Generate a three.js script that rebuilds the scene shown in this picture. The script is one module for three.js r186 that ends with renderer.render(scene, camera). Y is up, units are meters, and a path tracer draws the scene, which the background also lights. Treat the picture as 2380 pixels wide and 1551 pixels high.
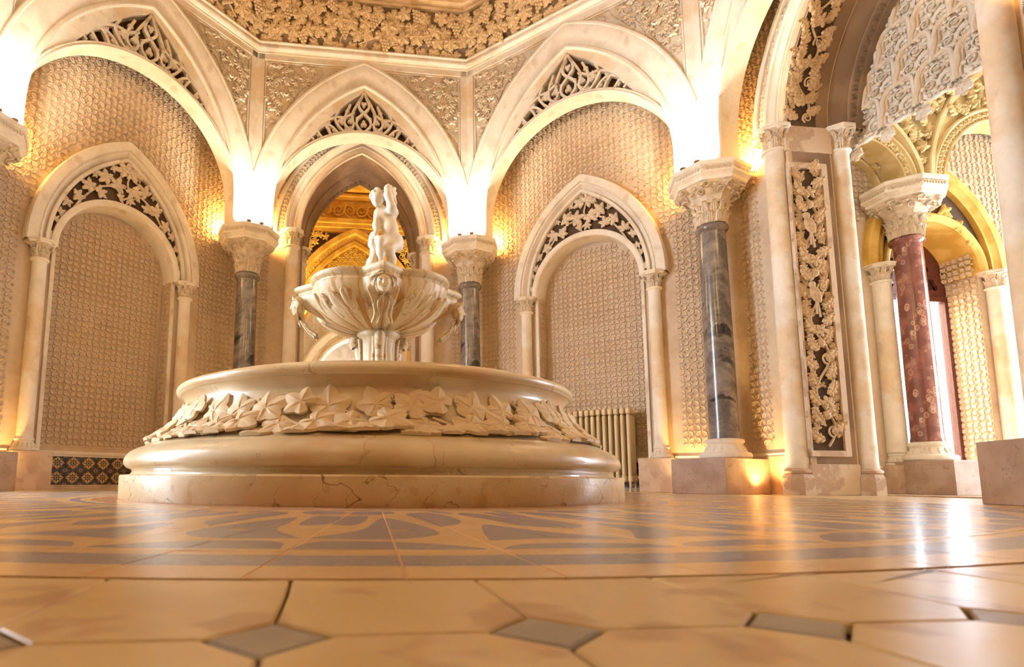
import * as THREE from 'three';
import { mergeGeometries, mergeVertices, toCreasedNormals } from 'three/addons/utils/BufferGeometryUtils.js';
import { RoundedBoxGeometry } from 'three/addons/geometries/RoundedBoxGeometry.js';
import { MarchingCubes } from 'three/addons/objects/MarchingCubes.js';
import { RectAreaLightUniformsLib } from 'three/addons/lights/RectAreaLightUniformsLib.js';

// ---------------------------------------------------------------- camera, sky, exposure
const W = 2380, H = 1551, FOCAL = 1335.57, PX = 942.07, PY = 953.72;   // lens of the uncropped 3:2 frame
const scene = new THREE.Scene();
const FULL_H = PY * 2, FULL_W = FULL_H * 1.5;
const camera = new THREE.PerspectiveCamera(2 * Math.atan(FULL_H / 2 / FOCAL) * 180 / Math.PI, FULL_W / FULL_H, 0.02, 200);
camera.setViewOffset(FULL_W, FULL_H, FULL_W / 2 - PX, 0, W, H);
camera.position.set(0.2015, 0.1148, 4.1548);
camera.rotation.order = 'YXZ';
camera.rotation.set(0.1225, 0, 0.0062);
camera.focus = 4.2; camera.userData.fStop = 4.5;
const renderer = new THREE.WebGLRenderer({ antialias: true });
renderer.toneMapping = THREE.LinearToneMapping;
renderer.toneMappingExposure = 1.68;
renderer.shadowMap.enabled = true;
RectAreaLightUniformsLib.init();
scene.background = new THREE.Color(0.76, 0.88, 1.0);      // overcast bright sky beyond the windows
scene.backgroundIntensity = 16;
const UP_WARM = new THREE.Color(1.0, 0.87, 0.70), NEAR_WARM = new THREE.Color(1.0, 0.79, 0.45), FLOOR_WARM = new THREE.Color(1.0, 0.60, 0.20);
const UP_I = 6.0, FLOOR_I = 3, YELLOW_I = 7;
const PHI = -0.1162, BAY = Math.PI / 4;

// ---------------------------------------------------------------- small helpers
let seed = 7;
const rnd = () => { seed = (seed + 0x6d2b79f5) | 0; let t = Math.imul(seed ^ (seed >>> 15), 1 | seed); t = (t + Math.imul(t ^ (t >>> 7), 61 | t)) ^ t; return ((t ^ (t >>> 14)) >>> 0) / 4294967296; };
const rr = (a, b) => a + (b - a) * rnd();
const lerp = (a, b, t) => a + (b - a) * t, clamp = (x, a = 0, b = 1) => Math.min(b, Math.max(a, x));
const sm = (a, b, x) => { const t = clamp((x - a) / (b - a)); return t * t * (3 - 2 * t); };
const V = (x, y, z) => new THREE.Vector3(x, y, z);
const used = new Map();
function numbered(name) { const n = used.get(name) || 0; used.set(name, n + 1); return n ? name + '_' + String(n).padStart(3, '0') : name; }
function tag(o, label, category, group) { o.userData.label = label; if (category) o.userData.category = category; if (group) o.userData.group = group; o.userData.kind = 'thing'; return o; }
function structure(o) { o.userData.kind = 'structure'; return o; }
function stuff(o, label) { o.userData.kind = 'stuff'; if (label) o.userData.label = label; return o; }
const ang = (k) => PHI + BAY * (k - 1);                       // outward heading of bay k, seen from the middle of the hall
function bayPoint(k, t, y, n) { const a = ang(k); return V(n * Math.sin(a) + t * Math.cos(a), y, -n * Math.cos(a) + t * Math.sin(a)); }
const offs = new WeakMap();                                   // a thing's base in bay coordinates (t, y, -n)
function thing(name, label, category, k, t, y, n, group) {
  const g = new THREE.Group(); g.name = numbered(name); scene.add(g);
  g.position.copy(bayPoint(k, t, y, n)); g.rotation.y = -ang(k); offs.set(g, V(t, y, -n));
  if (label) tag(g, label, category, group);
  return g;
}
function part(name, geo, mat, parent, shift = true) {
  const o = offs.get(parent); let g = geo;
  if (shift && o && o.lengthSq() > 0) { g = geo.clone(); g.translate(-o.x, -o.y, -o.z); }
  const m = new THREE.Mesh(g, mat); m.castShadow = m.receiveShadow = true;
  m.name = name; parent.add(m); if (o && shift) offs.set(m, o);
  return m;
}
function copyOf(src, label, k, t, y, n) {
  const c = src.clone(); c.name = numbered(src.name.replace(/_\d{3}$/, '')); scene.add(c); c.userData = { ...src.userData };
  if (label) c.userData.label = label;
  c.position.copy(bayPoint(k, t, y, n)); c.rotation.y = -ang(k); return c;
}
const non = (g) => (g.index ? g.toNonIndexed() : g);
function merge(list) {
  const out = list.map((g) => { const q = non(g); for (const a of Object.keys(q.attributes)) if (!['position', 'normal', 'uv'].includes(a)) q.deleteAttribute(a); return q; });
  return mergeGeometries(out);
}
function grid(nu, nv, fn, flip = false) {                     // fn(u, v) -> [x, y, z, s, t]
  const P = [], U = [], I = [];
  for (let j = 0; j <= nv; j++) for (let i = 0; i <= nu; i++) { const p = fn(i / nu, j / nv); P.push(p[0], p[1], p[2]); U.push(p[3] ?? p[0], p[4] ?? p[1]); }
  for (let j = 0; j < nv; j++) for (let i = 0; i < nu; i++) {
    const a = j * (nu + 1) + i, b = a + 1, c = a + nu + 1, d = c + 1;
    if (flip) I.push(a, c, b, b, c, d); else I.push(a, b, c, b, d, c);
  }
  const g = new THREE.BufferGeometry(); g.setAttribute('position', new THREE.Float32BufferAttribute(P, 3)); g.setAttribute('uv', new THREE.Float32BufferAttribute(U, 2)); g.setIndex(I); g.computeVertexNormals();
  return g;
}
const crease = (g, a = 0.6) => toCreasedNormals(g, a);
function boxUV(g) {                                            // uv in metres from the dominant side of each face
  const q = non(g); const p = q.attributes.position, uv = new Float32Array(p.count * 2), A = V(), B = V(), C = V(), N = V();
  for (let i = 0; i < p.count; i += 3) {
    A.fromBufferAttribute(p, i); B.fromBufferAttribute(p, i + 1); C.fromBufferAttribute(p, i + 2);
    N.copy(B).sub(A).cross(C.clone().sub(A)); const x = Math.abs(N.x), y = Math.abs(N.y), z = Math.abs(N.z);
    [A, B, C].forEach((v, j) => { const o = (i + j) * 2; if (z >= x && z >= y) { uv[o] = v.x; uv[o + 1] = v.y; } else if (y >= x) { uv[o] = v.x; uv[o + 1] = v.z; } else { uv[o] = v.z; uv[o + 1] = v.y; } });
  }
  q.setAttribute('uv', new THREE.BufferAttribute(uv, 2)); return q;
}
function lathe(pts, seg = 48, cr = 0.7, a0 = Math.PI, a1 = Math.PI * 3) {   // pts [[r, y], ...] bottom to top
  let s = 0; const L = pts.map((p, i) => (i ? (s += Math.hypot(p[0] - pts[i - 1][0], p[1] - pts[i - 1][1])) : 0));
  const rm = Math.max(...pts.map((p) => p[0]));
  const g = grid(seg, pts.length - 1, (u, v) => { const j = Math.round(v * (pts.length - 1)), a = lerp(a0, a1, u); return [pts[j][0] * Math.sin(a), pts[j][1], pts[j][0] * Math.cos(a), u * (a1 - a0) * rm, L[j]]; });
  return crease(g, cr);
}
function polyLathe(pts, sides, rot = 0) {                     // flat-sided lathe (apothem, y)
  const c = 1 / Math.cos(Math.PI / sides), P = [], U = [];
  for (let s = 0; s < sides; s++) {
    const a = rot + (s - 0.5) * 2 * Math.PI / sides, b = rot + (s + 0.5) * 2 * Math.PI / sides;
    for (let j = 0; j < pts.length - 1; j++) {
      const [r0, y0] = pts[j], [r1, y1] = pts[j + 1], q = (r, y, t) => [r * c * Math.sin(t), y, r * c * Math.cos(t)];
      const A = q(r0, y0, a), B = q(r0, y0, b), C = q(r1, y1, b), D = q(r1, y1, a);
      P.push(...A, ...B, ...C, ...A, ...C, ...D);
    }
  }
  const g = new THREE.BufferGeometry(); g.setAttribute('position', new THREE.Float32BufferAttribute(P, 3)); g.computeVertexNormals(); g.setAttribute('uv', new THREE.Float32BufferAttribute(new Float32Array(P.length / 3 * 2), 2));
  return boxUV(g);
}
function box(x0, x1, y0, y1, z0, z1, r = 0) {
  const w = x1 - x0, h = y1 - y0, d = z1 - z0;
  const g = r ? new RoundedBoxGeometry(w, h, d, 2, Math.min(r, w * .49, h * .49, d * .49)) : new THREE.BoxGeometry(w, h, d);
  g.translate((x0 + x1) / 2, (y0 + y1) / 2, (z0 + z1) / 2); return boxUV(g);
}
function extrude(shape, z0, z1, bevel = 0, curve = 12) {      // shape in (t, y), from z0 (back) to z1 (front)
  const g = new THREE.ExtrudeGeometry(shape, { depth: z1 - z0 - bevel * 2, bevelEnabled: bevel > 0, bevelSize: bevel, bevelThickness: bevel, bevelSegments: 1, bevelOffset: -bevel, curveSegments: curve });
  g.translate(0, 0, z0 + bevel); return boxUV(g);
}
const shapeOf = (pts) => new THREE.Shape(pts.map((p) => new THREE.Vector2(p[0], p[1])));
const pathOf = (pts) => new THREE.Path(pts.map((p) => new THREE.Vector2(p[0], p[1])));
function spline(pts, n = 24) { return new THREE.CatmullRomCurve3(pts.map((p) => V(p[0], p[1], p[2] || 0)), false, 'centripetal').getPoints(n); }
function tube(pts, r, seg = 24, sides = 6, taper) {
  const c = new THREE.CatmullRomCurve3(pts.map((p) => V(p[0], p[1], p[2] || 0)), false, 'centripetal');
  const g = new THREE.TubeGeometry(c, seg, r, sides, false);
  if (taper) { const p = g.attributes.position; for (let i = 0; i <= seg; i++) { const q = c.getPointAt(i / seg), f = taper(i / seg); for (let j = 0; j <= sides; j++) { const o = i * (sides + 1) + j; p.setXYZ(o, q.x + (p.getX(o) - q.x) * f, q.y + (p.getY(o) - q.y) * f, q.z + (p.getZ(o) - q.z) * f); } } g.computeVertexNormals(); }
  return g;
}
// pointed or round arch: two arcs of radius r about (∓c, ys), with straight legs down to y0
function archPts(c, ys, r, y0, n = 24) {
  const out = [], a1 = Math.acos(clamp(c / r, -1, 1));
  if (y0 < ys - 1e-4) out.push([-(r - c), y0]);
  for (let i = 0; i <= n; i++) { const a = a1 * i / n; out.push([c - r * Math.cos(a), ys + r * Math.sin(a)]); }
  for (let i = n - 1; i >= 0; i--) { const a = a1 * i / n; out.push([r * Math.cos(a) - c, ys + r * Math.sin(a)]); }
  if (y0 < ys - 1e-4) out.push([r - c, y0]);
  return out;
}
// sweep of a profile [[r, n], ...] (radius, distance outward) along an arch; z = -n
function archGrid(c, ys, prof, y0, n = 24, cr = 0.5) {
  const rows = prof.map(([r, d]) => archPts(c, ys, r, y0, n).map((p) => [p[0], p[1], -d])), N = rows[0].length;
  let s = 0; const S = prof.map((p, i) => (i ? (s += Math.hypot(p[0] - prof[i - 1][0], p[1] - prof[i - 1][1])) : 0));
  let l = 0; const L = rows[0].map((p, i) => (i ? (l += Math.hypot(p[0] - rows[0][i - 1][0], p[1] - rows[0][i - 1][1])) : 0));
  const g = grid(N - 1, prof.length - 1, (u, v) => { const i = Math.round(u * (N - 1)), j = Math.round(v * (prof.length - 1)); return [...rows[j][i], L[i], S[j]]; });
  return crease(g, cr);
}
// points along an arch band, for setting carved pieces on it
function archSpots(c, ys, r, step, y0) {
  const a1 = Math.acos(clamp(c / r, -1, 1)), leg = Math.max(0, ys - y0), half = leg + r * a1, n = Math.max(1, Math.round(half / step)), out = [];
  for (const sgn of [-1, 1]) for (let i = 0; i < n; i++) {
    const d = (i + .5) * half / n; let x, y, dx, dy;
    if (d < leg) { x = r - c; y = y0 + d; dx = 0; dy = 1; } else { const a = (d - leg) / r; x = r * Math.cos(a) - c; y = ys + r * Math.sin(a); dx = -Math.sin(a); dy = Math.cos(a); }
    out.push({ x: sgn * x, y, a: Math.atan2(dy, sgn * dx) });
  }
  return out;
}
const mtx = (x, y, z, rx = 0, ry = 0, rz = 0, s = 1, sy, sz) => new THREE.Matrix4().compose(V(x, y, z), new THREE.Quaternion().setFromEuler(new THREE.Euler(rx, ry, rz, 'ZYX')), V(s, sy ?? s, sz ?? s));
function basis(pos, normal, up, s = 1, spin = 0) {            // z of the piece along normal, y near up
  const z = normal.clone().normalize(), x = up.clone().cross(z).normalize(), y = z.clone().cross(x);
  const m = new THREE.Matrix4().makeBasis(x, y, z); if (spin) m.multiply(new THREE.Matrix4().makeRotationZ(spin));
  if (s !== 1) m.multiply(new THREE.Matrix4().makeScale(s, s, s)); m.setPosition(pos); return m;
}
function instanced(name, geo, mat, mats, parent, label) {
  const m = new THREE.InstancedMesh(geo, mat, mats.length); mats.forEach((x, i) => m.setMatrixAt(i, x)); m.name = name; m.castShadow = m.receiveShadow = true; parent.add(m); return stuff(m, label);
}
function shiftM(parent, m) { const o = offs.get(parent); if (!o) return m; return new THREE.Matrix4().makeTranslation(-o.x, -o.y, -o.z).multiply(m); }
function place(name, geo, mat, m, parent) {                    // a shared geometry set by matrix
  const o = new THREE.Mesh(geo, mat); o.name = name; o.castShadow = o.receiveShadow = true; shiftM(parent, m).decompose(o.position, o.quaternion, o.scale); parent.add(o); return o;
}

// ---------------------------------------------------------------- procedural materials
const hash = (x, y, s) => { let h = Math.imul(x, 374761393) ^ Math.imul(y, 668265263) ^ Math.imul(s, 1274126177); h = Math.imul(h ^ (h >>> 13), 1274126177); return ((h ^ (h >>> 16)) >>> 0) / 4294967296; };
function noise(x, y, per, s) {
  const xi = Math.floor(x), yi = Math.floor(y), fx = x - xi, fy = y - yi, u = fx * fx * (3 - 2 * fx), v = fy * fy * (3 - 2 * fy), w = (a) => ((a % per) + per) % per;
  const a = hash(w(xi), w(yi), s), b = hash(w(xi + 1), w(yi), s), c = hash(w(xi), w(yi + 1), s), d = hash(w(xi + 1), w(yi + 1), s);
  return a + (b - a) * u + (c - a) * v + (a - b - c + d) * u * v;
}
function fbm(x, y, per, oct, s) { let r = 0, a = .5, n = 0; for (let i = 0; i < oct; i++) { r += a * noise(x * per, y * per, per, s + i * 17); n += a; a *= .5; per *= 2; } return r / n; }
const vein = (x, y, per, s, w) => { const q = fbm(x + .06 * fbm(x, y, per * 2, 3, s + 5), y + .06 * fbm(x, y, per * 2, 3, s + 9), per, 4, s); return Math.max(0, 1 - Math.abs(q - .5) / w); };
function tex(size, size2, fn, srgb = true) {
  const d = new Uint8Array(size * size2 * 4);
  for (let j = 0; j < size2; j++) for (let i = 0; i < size; i++) { const c = fn(i / size, j / size2), o = (j * size + i) * 4; for (let k = 0; k < 3; k++) d[o + k] = clamp(c[k] ?? c[0], 0, 255); d[o + 3] = 255; }
  const t = new THREE.DataTexture(d, size, size2); t.wrapS = t.wrapT = THREE.RepeatWrapping; t.magFilter = THREE.LinearFilter; t.minFilter = THREE.LinearMipmapLinearFilter; if (srgb) t.colorSpace = THREE.SRGBColorSpace; t.needsUpdate = true; return t;
}
const mix3 = (a, b, t) => [lerp(a[0], b[0], t), lerp(a[1], b[1], t), lerp(a[2], b[2], t)];
const grey = (v) => [v, v, v];
const bumpTex = tex(256, 256, (x, y) => grey(255 * (.6 * fbm(x, y, 8, 4, 31) + .4 * fbm(x, y, 40, 2, 77))), false);
function stone(name, size, metres, fn, o = {}) {
  const map = tex(size, size, fn); map.repeat.set(1 / metres, 1 / metres);
  const b = bumpTex.clone(); b.repeat.set(1 / (o.bumpSize ?? .5), 1 / (o.bumpSize ?? .5)); b.needsUpdate = true;
  const m = new THREE.MeshPhysicalMaterial({ map, roughness: o.rough ?? .8, bumpMap: o.bump === 0 ? null : b, bumpScale: o.bump ?? .0015, clearcoat: o.coat ?? 0, clearcoatRoughness: o.coatRough ?? .1 });
  m.name = name; if (o.side) m.side = o.side; return m;
}
const M = {};
M.plaster = stone('cream_plaster', 512, 1.6, (x, y) => {
  let c = mix3([238, 228, 212], [222, 208, 188], sm(.35, .7, fbm(x, y, 5, 5, 3)));
  c = mix3(c, [222, 188, 142], .5 * sm(.60, .74, fbm(x * 1, y, 4, 4, 11)));                // ochre staining of the old stucco
  c = mix3(c, [196, 176, 152], .5 * sm(.62, .8, fbm(x, y, 9, 4, 23))); return c.map((v) => v + 10 * (fbm(x, y, 60, 2, 41) - .5));
}, { rough: .85, bump: .002 });
M.carved = stone('carved_stucco', 256, .8, (x, y) => mix3([226, 210, 186], [204, 184, 158], sm(.3, .7, fbm(x, y, 7, 4, 5))).map((v) => v + 14 * (fbm(x, y, 40, 2, 9) - .5)), { rough: .85 });
M.wall = stone('tan_diaper_stucco', 512, 1.8, (x, y) => mix3([212, 190, 162], [194, 168, 138], sm(.3, .7, fbm(x, y, 5, 5, 13))).map((v) => v + 12 * (fbm(x, y, 50, 2, 19) - .5)), { rough: .88 });
M.ground = stone('brown_painted_ground_and_shade', 128, .5, (x, y) => mix3([98, 76, 56], [74, 56, 42], fbm(x, y, 8, 3, 2)), { rough: .95 });  // brown paint of the carved grounds, also the shade colour behind the arcade tracery
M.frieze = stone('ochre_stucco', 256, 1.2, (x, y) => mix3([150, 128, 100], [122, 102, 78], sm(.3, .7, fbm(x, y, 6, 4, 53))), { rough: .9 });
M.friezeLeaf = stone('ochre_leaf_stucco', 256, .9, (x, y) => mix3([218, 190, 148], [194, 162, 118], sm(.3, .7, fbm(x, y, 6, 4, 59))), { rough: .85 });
M.limestone = stone('polished_cream_limestone', 1024, 1.5, (x, y) => {
  let c = mix3([228, 209, 170], [208, 182, 136], sm(.3, .7, fbm(x, y, 4, 5, 61)));
  c = mix3(c, [150, 112, 72], .55 * vein(x, y, 5, 67, .012) * sm(.4, .6, fbm(x, y, 3, 3, 71)));
  c = mix3(c, [160, 120, 80], .4 * vein(x, y, 9, 83, .010) * sm(.45, .6, fbm(x, y, 5, 3, 89)));
  c = mix3(c, [206, 146, 110], .25 * sm(.6, .75, fbm(x, y, 6, 4, 97))); return c;
}, { rough: .32, bump: .0004, coat: .35, coatRough: .08 });
M.plinthstone = stone('worn_cream_limestone', 1024, 1.4, (x, y) => {
  let c = mix3([230, 211, 172], [210, 182, 132], sm(.3, .7, fbm(x, y, 4, 5, 161)));
  const on = sm(.40, .56, fbm(x, y, 4, 3, 171));
  c = mix3(c, [120, 84, 50], .85 * vein(x, y, 5, 167, .009) * on);
  c = mix3(c, [128, 92, 56], .7 * vein(x, y, 10, 183, .009) * on);
  c = mix3(c, [190, 152, 110], .35 * sm(.66, .74, fbm(x, y, 22, 3, 197))); return c;
}, { rough: .38, bump: .002, coat: .25, coatRough: .12, bumpSize: .35 });
M.carvedLime = stone('carved_limestone', 256, .8, (x, y) => mix3([232, 211, 174], [214, 186, 142], sm(.3, .7, fbm(x, y, 5, 4, 63))), { rough: .55, bump: .001 });
M.marble = stone('white_statuary_marble', 256, .6, (x, y) => mix3([238, 229, 210], [224, 210, 186], sm(.4, .75, fbm(x, y, 4, 4, 101))), { rough: .42, bump: .0006 });
M.bowl = stone('stained_white_marble', 512, .9, (x, y) => {
  let c = mix3([224, 208, 176], [204, 184, 146], sm(.35, .7, fbm(x, y, 5, 4, 103)));
  c = mix3(c, [176, 128, 68], .8 * sm(.52, .70, fbm(x * 3, y * .5, 6, 4, 107)));            // rust-brown water stains
  c = mix3(c, [150, 126, 112], .7 * vein(x, y, 6, 109, .01)); return c;
}, { rough: .45, bump: .0012 });
M.greyMarble = stone('grey_veined_marble', 1024, 2.3, (x, y) => {
  const yy = y + .03 * Math.sin(x * 6.283 * 3) + .05 * fbm(x, y, 4, 3, 113), f = fbm(x * .5, yy, 24, 4, 117);
  let c = mix3([132, 122, 116], [96, 89, 85], sm(.3, .7, f)); c = mix3(c, [36, 34, 38], .9 * sm(.64, .74, fbm(x * .5, yy, 14, 5, 121))); c = mix3(c, [170, 160, 152], .5 * vein(x, yy, 8, 127, .008)); return c.map((v) => v + 18 * (fbm(x, y, 90, 1, 131) - .5));
}, { rough: .22, bump: .0003, coat: .3 });
M.redMarble = stone('red_fossil_marble', 1024, 1.0, (() => {
  const spots = []; for (let i = 0; i < 90; i++) spots.push([rnd(), rnd(), rr(.010, .030), rr(.6, 1), rr(.5, 1)]);
  return (x, y) => { let c = mix3([150, 92, 82], [122, 70, 64], sm(.3, .7, fbm(x, y, 8, 4, 137)));
    for (const s of spots) { let dx = Math.abs(x - s[0]); dx = Math.min(dx, 1 - dx); let dy = Math.abs(y - s[1]); dy = Math.min(dy, 1 - dy); if (dx > .05 || dy > .05) continue; const d = Math.hypot(dx, dy * s[3]) + .008 * (fbm(x, y, 20, 2, 3) - .5); c = mix3(c, [222, 186, 160], .8 * s[4] * Math.max(0, 1 - Math.abs(d - s[2]) / .005) + .25 * (d < s[2] ? 1 : 0)); }
    return mix3(c, [206, 160, 140], .4 * sm(.62, .72, fbm(x, y, 14, 3, 139))); };
})(), { rough: .18, bump: 0, coat: .5 });
M.pedestal = stone('mauve_limestone', 512, 1.0, (x, y) => {
  let c = mix3([196, 172, 156], [176, 150, 132], sm(.3, .7, fbm(x, y, 6, 5, 149))); c = mix3(c, [140, 112, 92], .5 * vein(x, y, 7, 151, .012)); return mix3(c, [140, 112, 90], .4 * sm(.80, .86, fbm(x, y, 40, 2, 153)));
}, { rough: .42, bump: .0006, coat: .15, coatRough: .2 });
M.plinth = stone('buff_limestone', 512, .8, (x, y) => {
  let c = mix3([214, 188, 160], [194, 166, 138], sm(.3, .7, fbm(x, y, 6, 5, 157))); c = mix3(c, [168, 134, 108], .4 * sm(.62, .78, fbm(x, y, 8, 5, 159))); return c;
}, { rough: .6, bump: .001 });
M.worn = stone('worn_painted_stone', 512, .9, (x, y) => { const f = sm(.50, .62, fbm(x, y, 7, 5, 211)); return mix3([214, 192, 166], [176, 146, 118], f * .7); }, { rough: .75, bump: .002 });
M.hexTile = stone('honey_limestone', 512, .9, (x, y) => {
  let c = mix3([230, 204, 156], [216, 186, 132], sm(.3, .7, fbm(x, y, 5, 5, 223))); c = mix3(c, [170, 124, 82], .5 * sm(.62, .78, fbm(x, y, 12, 3, 227))); return c;
}, { rough: .30, bump: .0009, bumpSize: .6 });
M.cabochon = stone('grey_cabochon_stone', 128, .4, (x, y) => mix3([168, 156, 140], [146, 136, 124], fbm(x, y, 8, 3, 229)), { rough: .4 });
M.joint = stone('floor_joint', 64, .3, (x, y) => mix3([120, 88, 54], [92, 66, 40], fbm(x, y, 8, 3, 233)), { rough: .95, bump: 0 });
M.yellow = stone('ochre_gilt_stucco', 256, 1.0, (x, y) => mix3([228, 188, 100], [204, 158, 66], sm(.3, .7, fbm(x, y, 6, 4, 239))), { rough: .7 });
M.ochre = stone('pale_ochre_stucco', 256, 1.0, (x, y) => mix3([228, 204, 152], [208, 180, 122], sm(.3, .7, fbm(x, y, 6, 4, 263))), { rough: .75 });
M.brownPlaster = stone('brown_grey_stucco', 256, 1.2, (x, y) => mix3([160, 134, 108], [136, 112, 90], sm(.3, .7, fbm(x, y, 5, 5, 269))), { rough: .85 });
M.gilt = new THREE.MeshPhysicalMaterial({ color: new THREE.Color(.72, .50, .15), roughness: .4, metalness: .25 }); M.gilt.name = 'gilded_stucco';
M.white = stone('white_stucco', 256, .9, (x, y) => mix3([240, 232, 220], [226, 214, 198], sm(.3, .7, fbm(x, y, 6, 4, 241))), { rough: .75 });
M.wood = stone('red_brown_wood', 256, .5, (x, y) => mix3([112, 58, 44], [84, 40, 32], fbm(x * .4, y * 2, 10, 4, 251)), { rough: .5, bump: .0005 });
M.iron = stone('cream_radiator_enamel', 128, .4, (x, y) => mix3([226, 204, 162], [212, 190, 148], fbm(x, y, 8, 3, 257)), { rough: .45, bump: .0003 });
M.dark = new THREE.MeshStandardMaterial({ color: 0x3a2c22, roughness: .8 }); M.dark.name = 'dark_metal';
M.lamp = new THREE.MeshStandardMaterial({ color: 0xffffff, emissive: UP_WARM, emissiveIntensity: 6 }); M.lamp.name = 'lamp_glass';
M.brass = new THREE.MeshStandardMaterial({ color: 0x8a6a48, roughness: .5, metalness: .4 }); M.brass.name = 'lamp_housing';

// ---------------------------------------------------------------- carved leaves, flowers and scrolls
// a lobed leaf about its middle: outline radius r(angle), raised veins along the lobes, skirt down to the ground
const HP = Math.PI / 2;
function lobedLeaf({ lobes, size = 1, h = .14, depth = .12, ring = 3, step = 64, teeth = 0, sharp = 1.4, waist = .46, drill = 0 }) {
  const R = (a) => { let r = waist; for (const [la, ll, lw] of lobes) { let d = Math.atan2(Math.sin(a - la), Math.cos(a - la)); r = Math.max(r, waist + (ll - waist) * Math.pow(Math.max(0, 1 - Math.abs(d) / lw), sharp)); } const stem = Math.abs(Math.atan2(Math.sin(a + HP), Math.cos(a + HP))); return r * (1 - .45 * Math.exp(-stem * stem / .05)) * (1 + teeth * Math.cos(a * 23)); };
  const Z = (a, q) => { let v = 0; for (const [la, ll, lw] of lobes) { const d = Math.atan2(Math.sin(a - la), Math.cos(a - la)); v = Math.max(v, Math.exp(-d * d / .012) * (1 - q * .6)); } return h * (.55 + .45 * Math.cos(q * 1.5)) + h * .35 * v + h * .25 * Math.sin(q * 3.1) - (drill ? 0 : 0); };
  const P = [0, 0, Z(0, 0) * size], U = [0, 0], I = [], n = step;
  for (let j = 1; j <= ring; j++) for (let i = 0; i < n; i++) { const a = i / n * 2 * Math.PI, q = j / ring, r = R(a) * q; P.push(r * Math.cos(a) * size, r * Math.sin(a) * size, Z(a, q) * size); U.push(r * Math.cos(a) * size, r * Math.sin(a) * size); }
  for (let i = 0; i < n; i++) { const a = i / n * 2 * Math.PI, r = R(a); P.push(r * Math.cos(a) * size * .97, r * Math.sin(a) * size * .97, -depth * size * .3); U.push(r * Math.cos(a) * size, r * Math.sin(a) * size + .1); }
  for (let i = 0; i < n; i++) { const k = (i + 1) % n; I.push(0, 1 + i, 1 + k); for (let j = 0; j < ring; j++) { const a = 1 + j * n + i, b = 1 + j * n + k, c = a + n, d = b + n; I.push(a, c, b, b, c, d); } }
  const g = new THREE.BufferGeometry(); g.setAttribute('position', new THREE.Float32BufferAttribute(P, 3)); g.setAttribute('uv', new THREE.Float32BufferAttribute(U, 2)); g.setIndex(I); g.computeVertexNormals();
  return crease(g, 1.15);
}
const mapleLobes = [[HP, 1, .50], [HP + 1.05, .92, .48], [HP - 1.05, .92, .48], [HP + 2.05, .74, .48], [HP - 2.05, .74, .48]];
const ivyLobes = [[HP, 1.05, .66], [HP + 1.2, .92, .62], [HP - 1.2, .92, .62], [HP + 2.25, .72, .60], [HP - 2.25, .72, .60]];
const vineLobes = [[HP, 1, .55], [HP + 1.1, .95, .50], [HP - 1.1, .95, .50], [HP + 2.1, .78, .50], [HP - 2.1, .78, .50]];
const MAPLE = lobedLeaf({ lobes: mapleLobes, h: .20, sharp: .85, teeth: .05, waist: .44, step: 72 });
const IVY = lobedLeaf({ lobes: ivyLobes, h: .15, sharp: .85, teeth: 0, waist: .60, step: 84, ring: 5 });
const VINE = lobedLeaf({ lobes: vineLobes, h: .2, sharp: .6, teeth: .07, waist: .64, step: 72 });
const VINE2 = lobedLeaf({ lobes: vineLobes.map(([a, l, w], i) => [a + .12 * Math.sin(i * 2), l * (i % 2 ? 1.05 : .9), w * .9]), h: .22, sharp: .6, teeth: .08, waist: .62, step: 72 });
const FLOWER = (() => { const l = []; for (let i = 0; i < 5; i++) l.push([HP + i * 2 * Math.PI / 5, 1, .62]); const g = lobedLeaf({ lobes: l, h: .18, sharp: .5, step: 60 }); const b = new THREE.SphereGeometry(.2, 10, 6); b.translate(0, 0, .2); return merge([g, b]); })();
const CLOVER = (() => { const l = []; for (let i = 0; i < 3; i++) l.push([HP + i * 2 * Math.PI / 3, 1, .75]); return lobedLeaf({ lobes: l, h: .2, sharp: .45, step: 36, ring: 2 }); })();
// an oak or acanthus leaf along a bent rib
function oakLeaf(bend = .6, lobes = 4, width = .34, h = .1) {
  const nu = 8, nv = lobes * 6, th = (v) => bend * v;
  const g = grid(nu, nv, (u, v) => {
    const s = (u - .5) * 2, w = width * Math.pow(Math.sin(Math.PI * Math.min(1, v * .93 + .06)), .6) * (.62 + .38 * Math.abs(Math.sin(v * lobes * Math.PI))) * (1 - .25 * v);
    const cx = bend ? (1 - Math.cos(th(v))) / bend : 0, cy = bend ? Math.sin(th(v)) / bend : v, a = th(v), ed = Math.abs(s);
    const z = h * (1 - ed * ed * .7) * (.5 + .5 * Math.sin(Math.PI * (v * .8 + .15))) - h * .5 * Math.exp(-s * s / .01) + h * .35 * Math.cos(v * lobes * 2 * Math.PI) * -ed + (ed > .99 ? -h * .7 : 0);
    return [cx + s * w * Math.cos(a), cy - s * w * Math.sin(a), z];
  });
  return crease(g, 1.0);
}
const OAK = [oakLeaf(.7, 4), oakLeaf(-.7, 4), oakLeaf(1.3, 5), oakLeaf(-1.3, 5)];
const SCROLL = (() => { const p = []; for (let i = 0; i <= 26; i++) { const a = i / 26 * 3.4 * Math.PI, r = .06 + .40 * i / 26; p.push([r * Math.cos(a), r * Math.sin(a), .12 - .06 * i / 26]); } return tube(p, .075, 40, 6, (t) => (.7 + .5 * t) * Math.min(1, t / .03, (1 - t) / .03)); })();
const BUNCH = (() => { const l = []; for (let j = 0; j < 5; j++) for (let i = 0; i < 5 - j; i++) { const b = new THREE.IcosahedronGeometry(.17, 1); b.translate((i - (4 - j) / 2) * .27, .5 - j * .26, .1 + .06 * ((i * 7 + j * 3) % 3)); l.push(b); } return merge(l); })();
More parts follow.
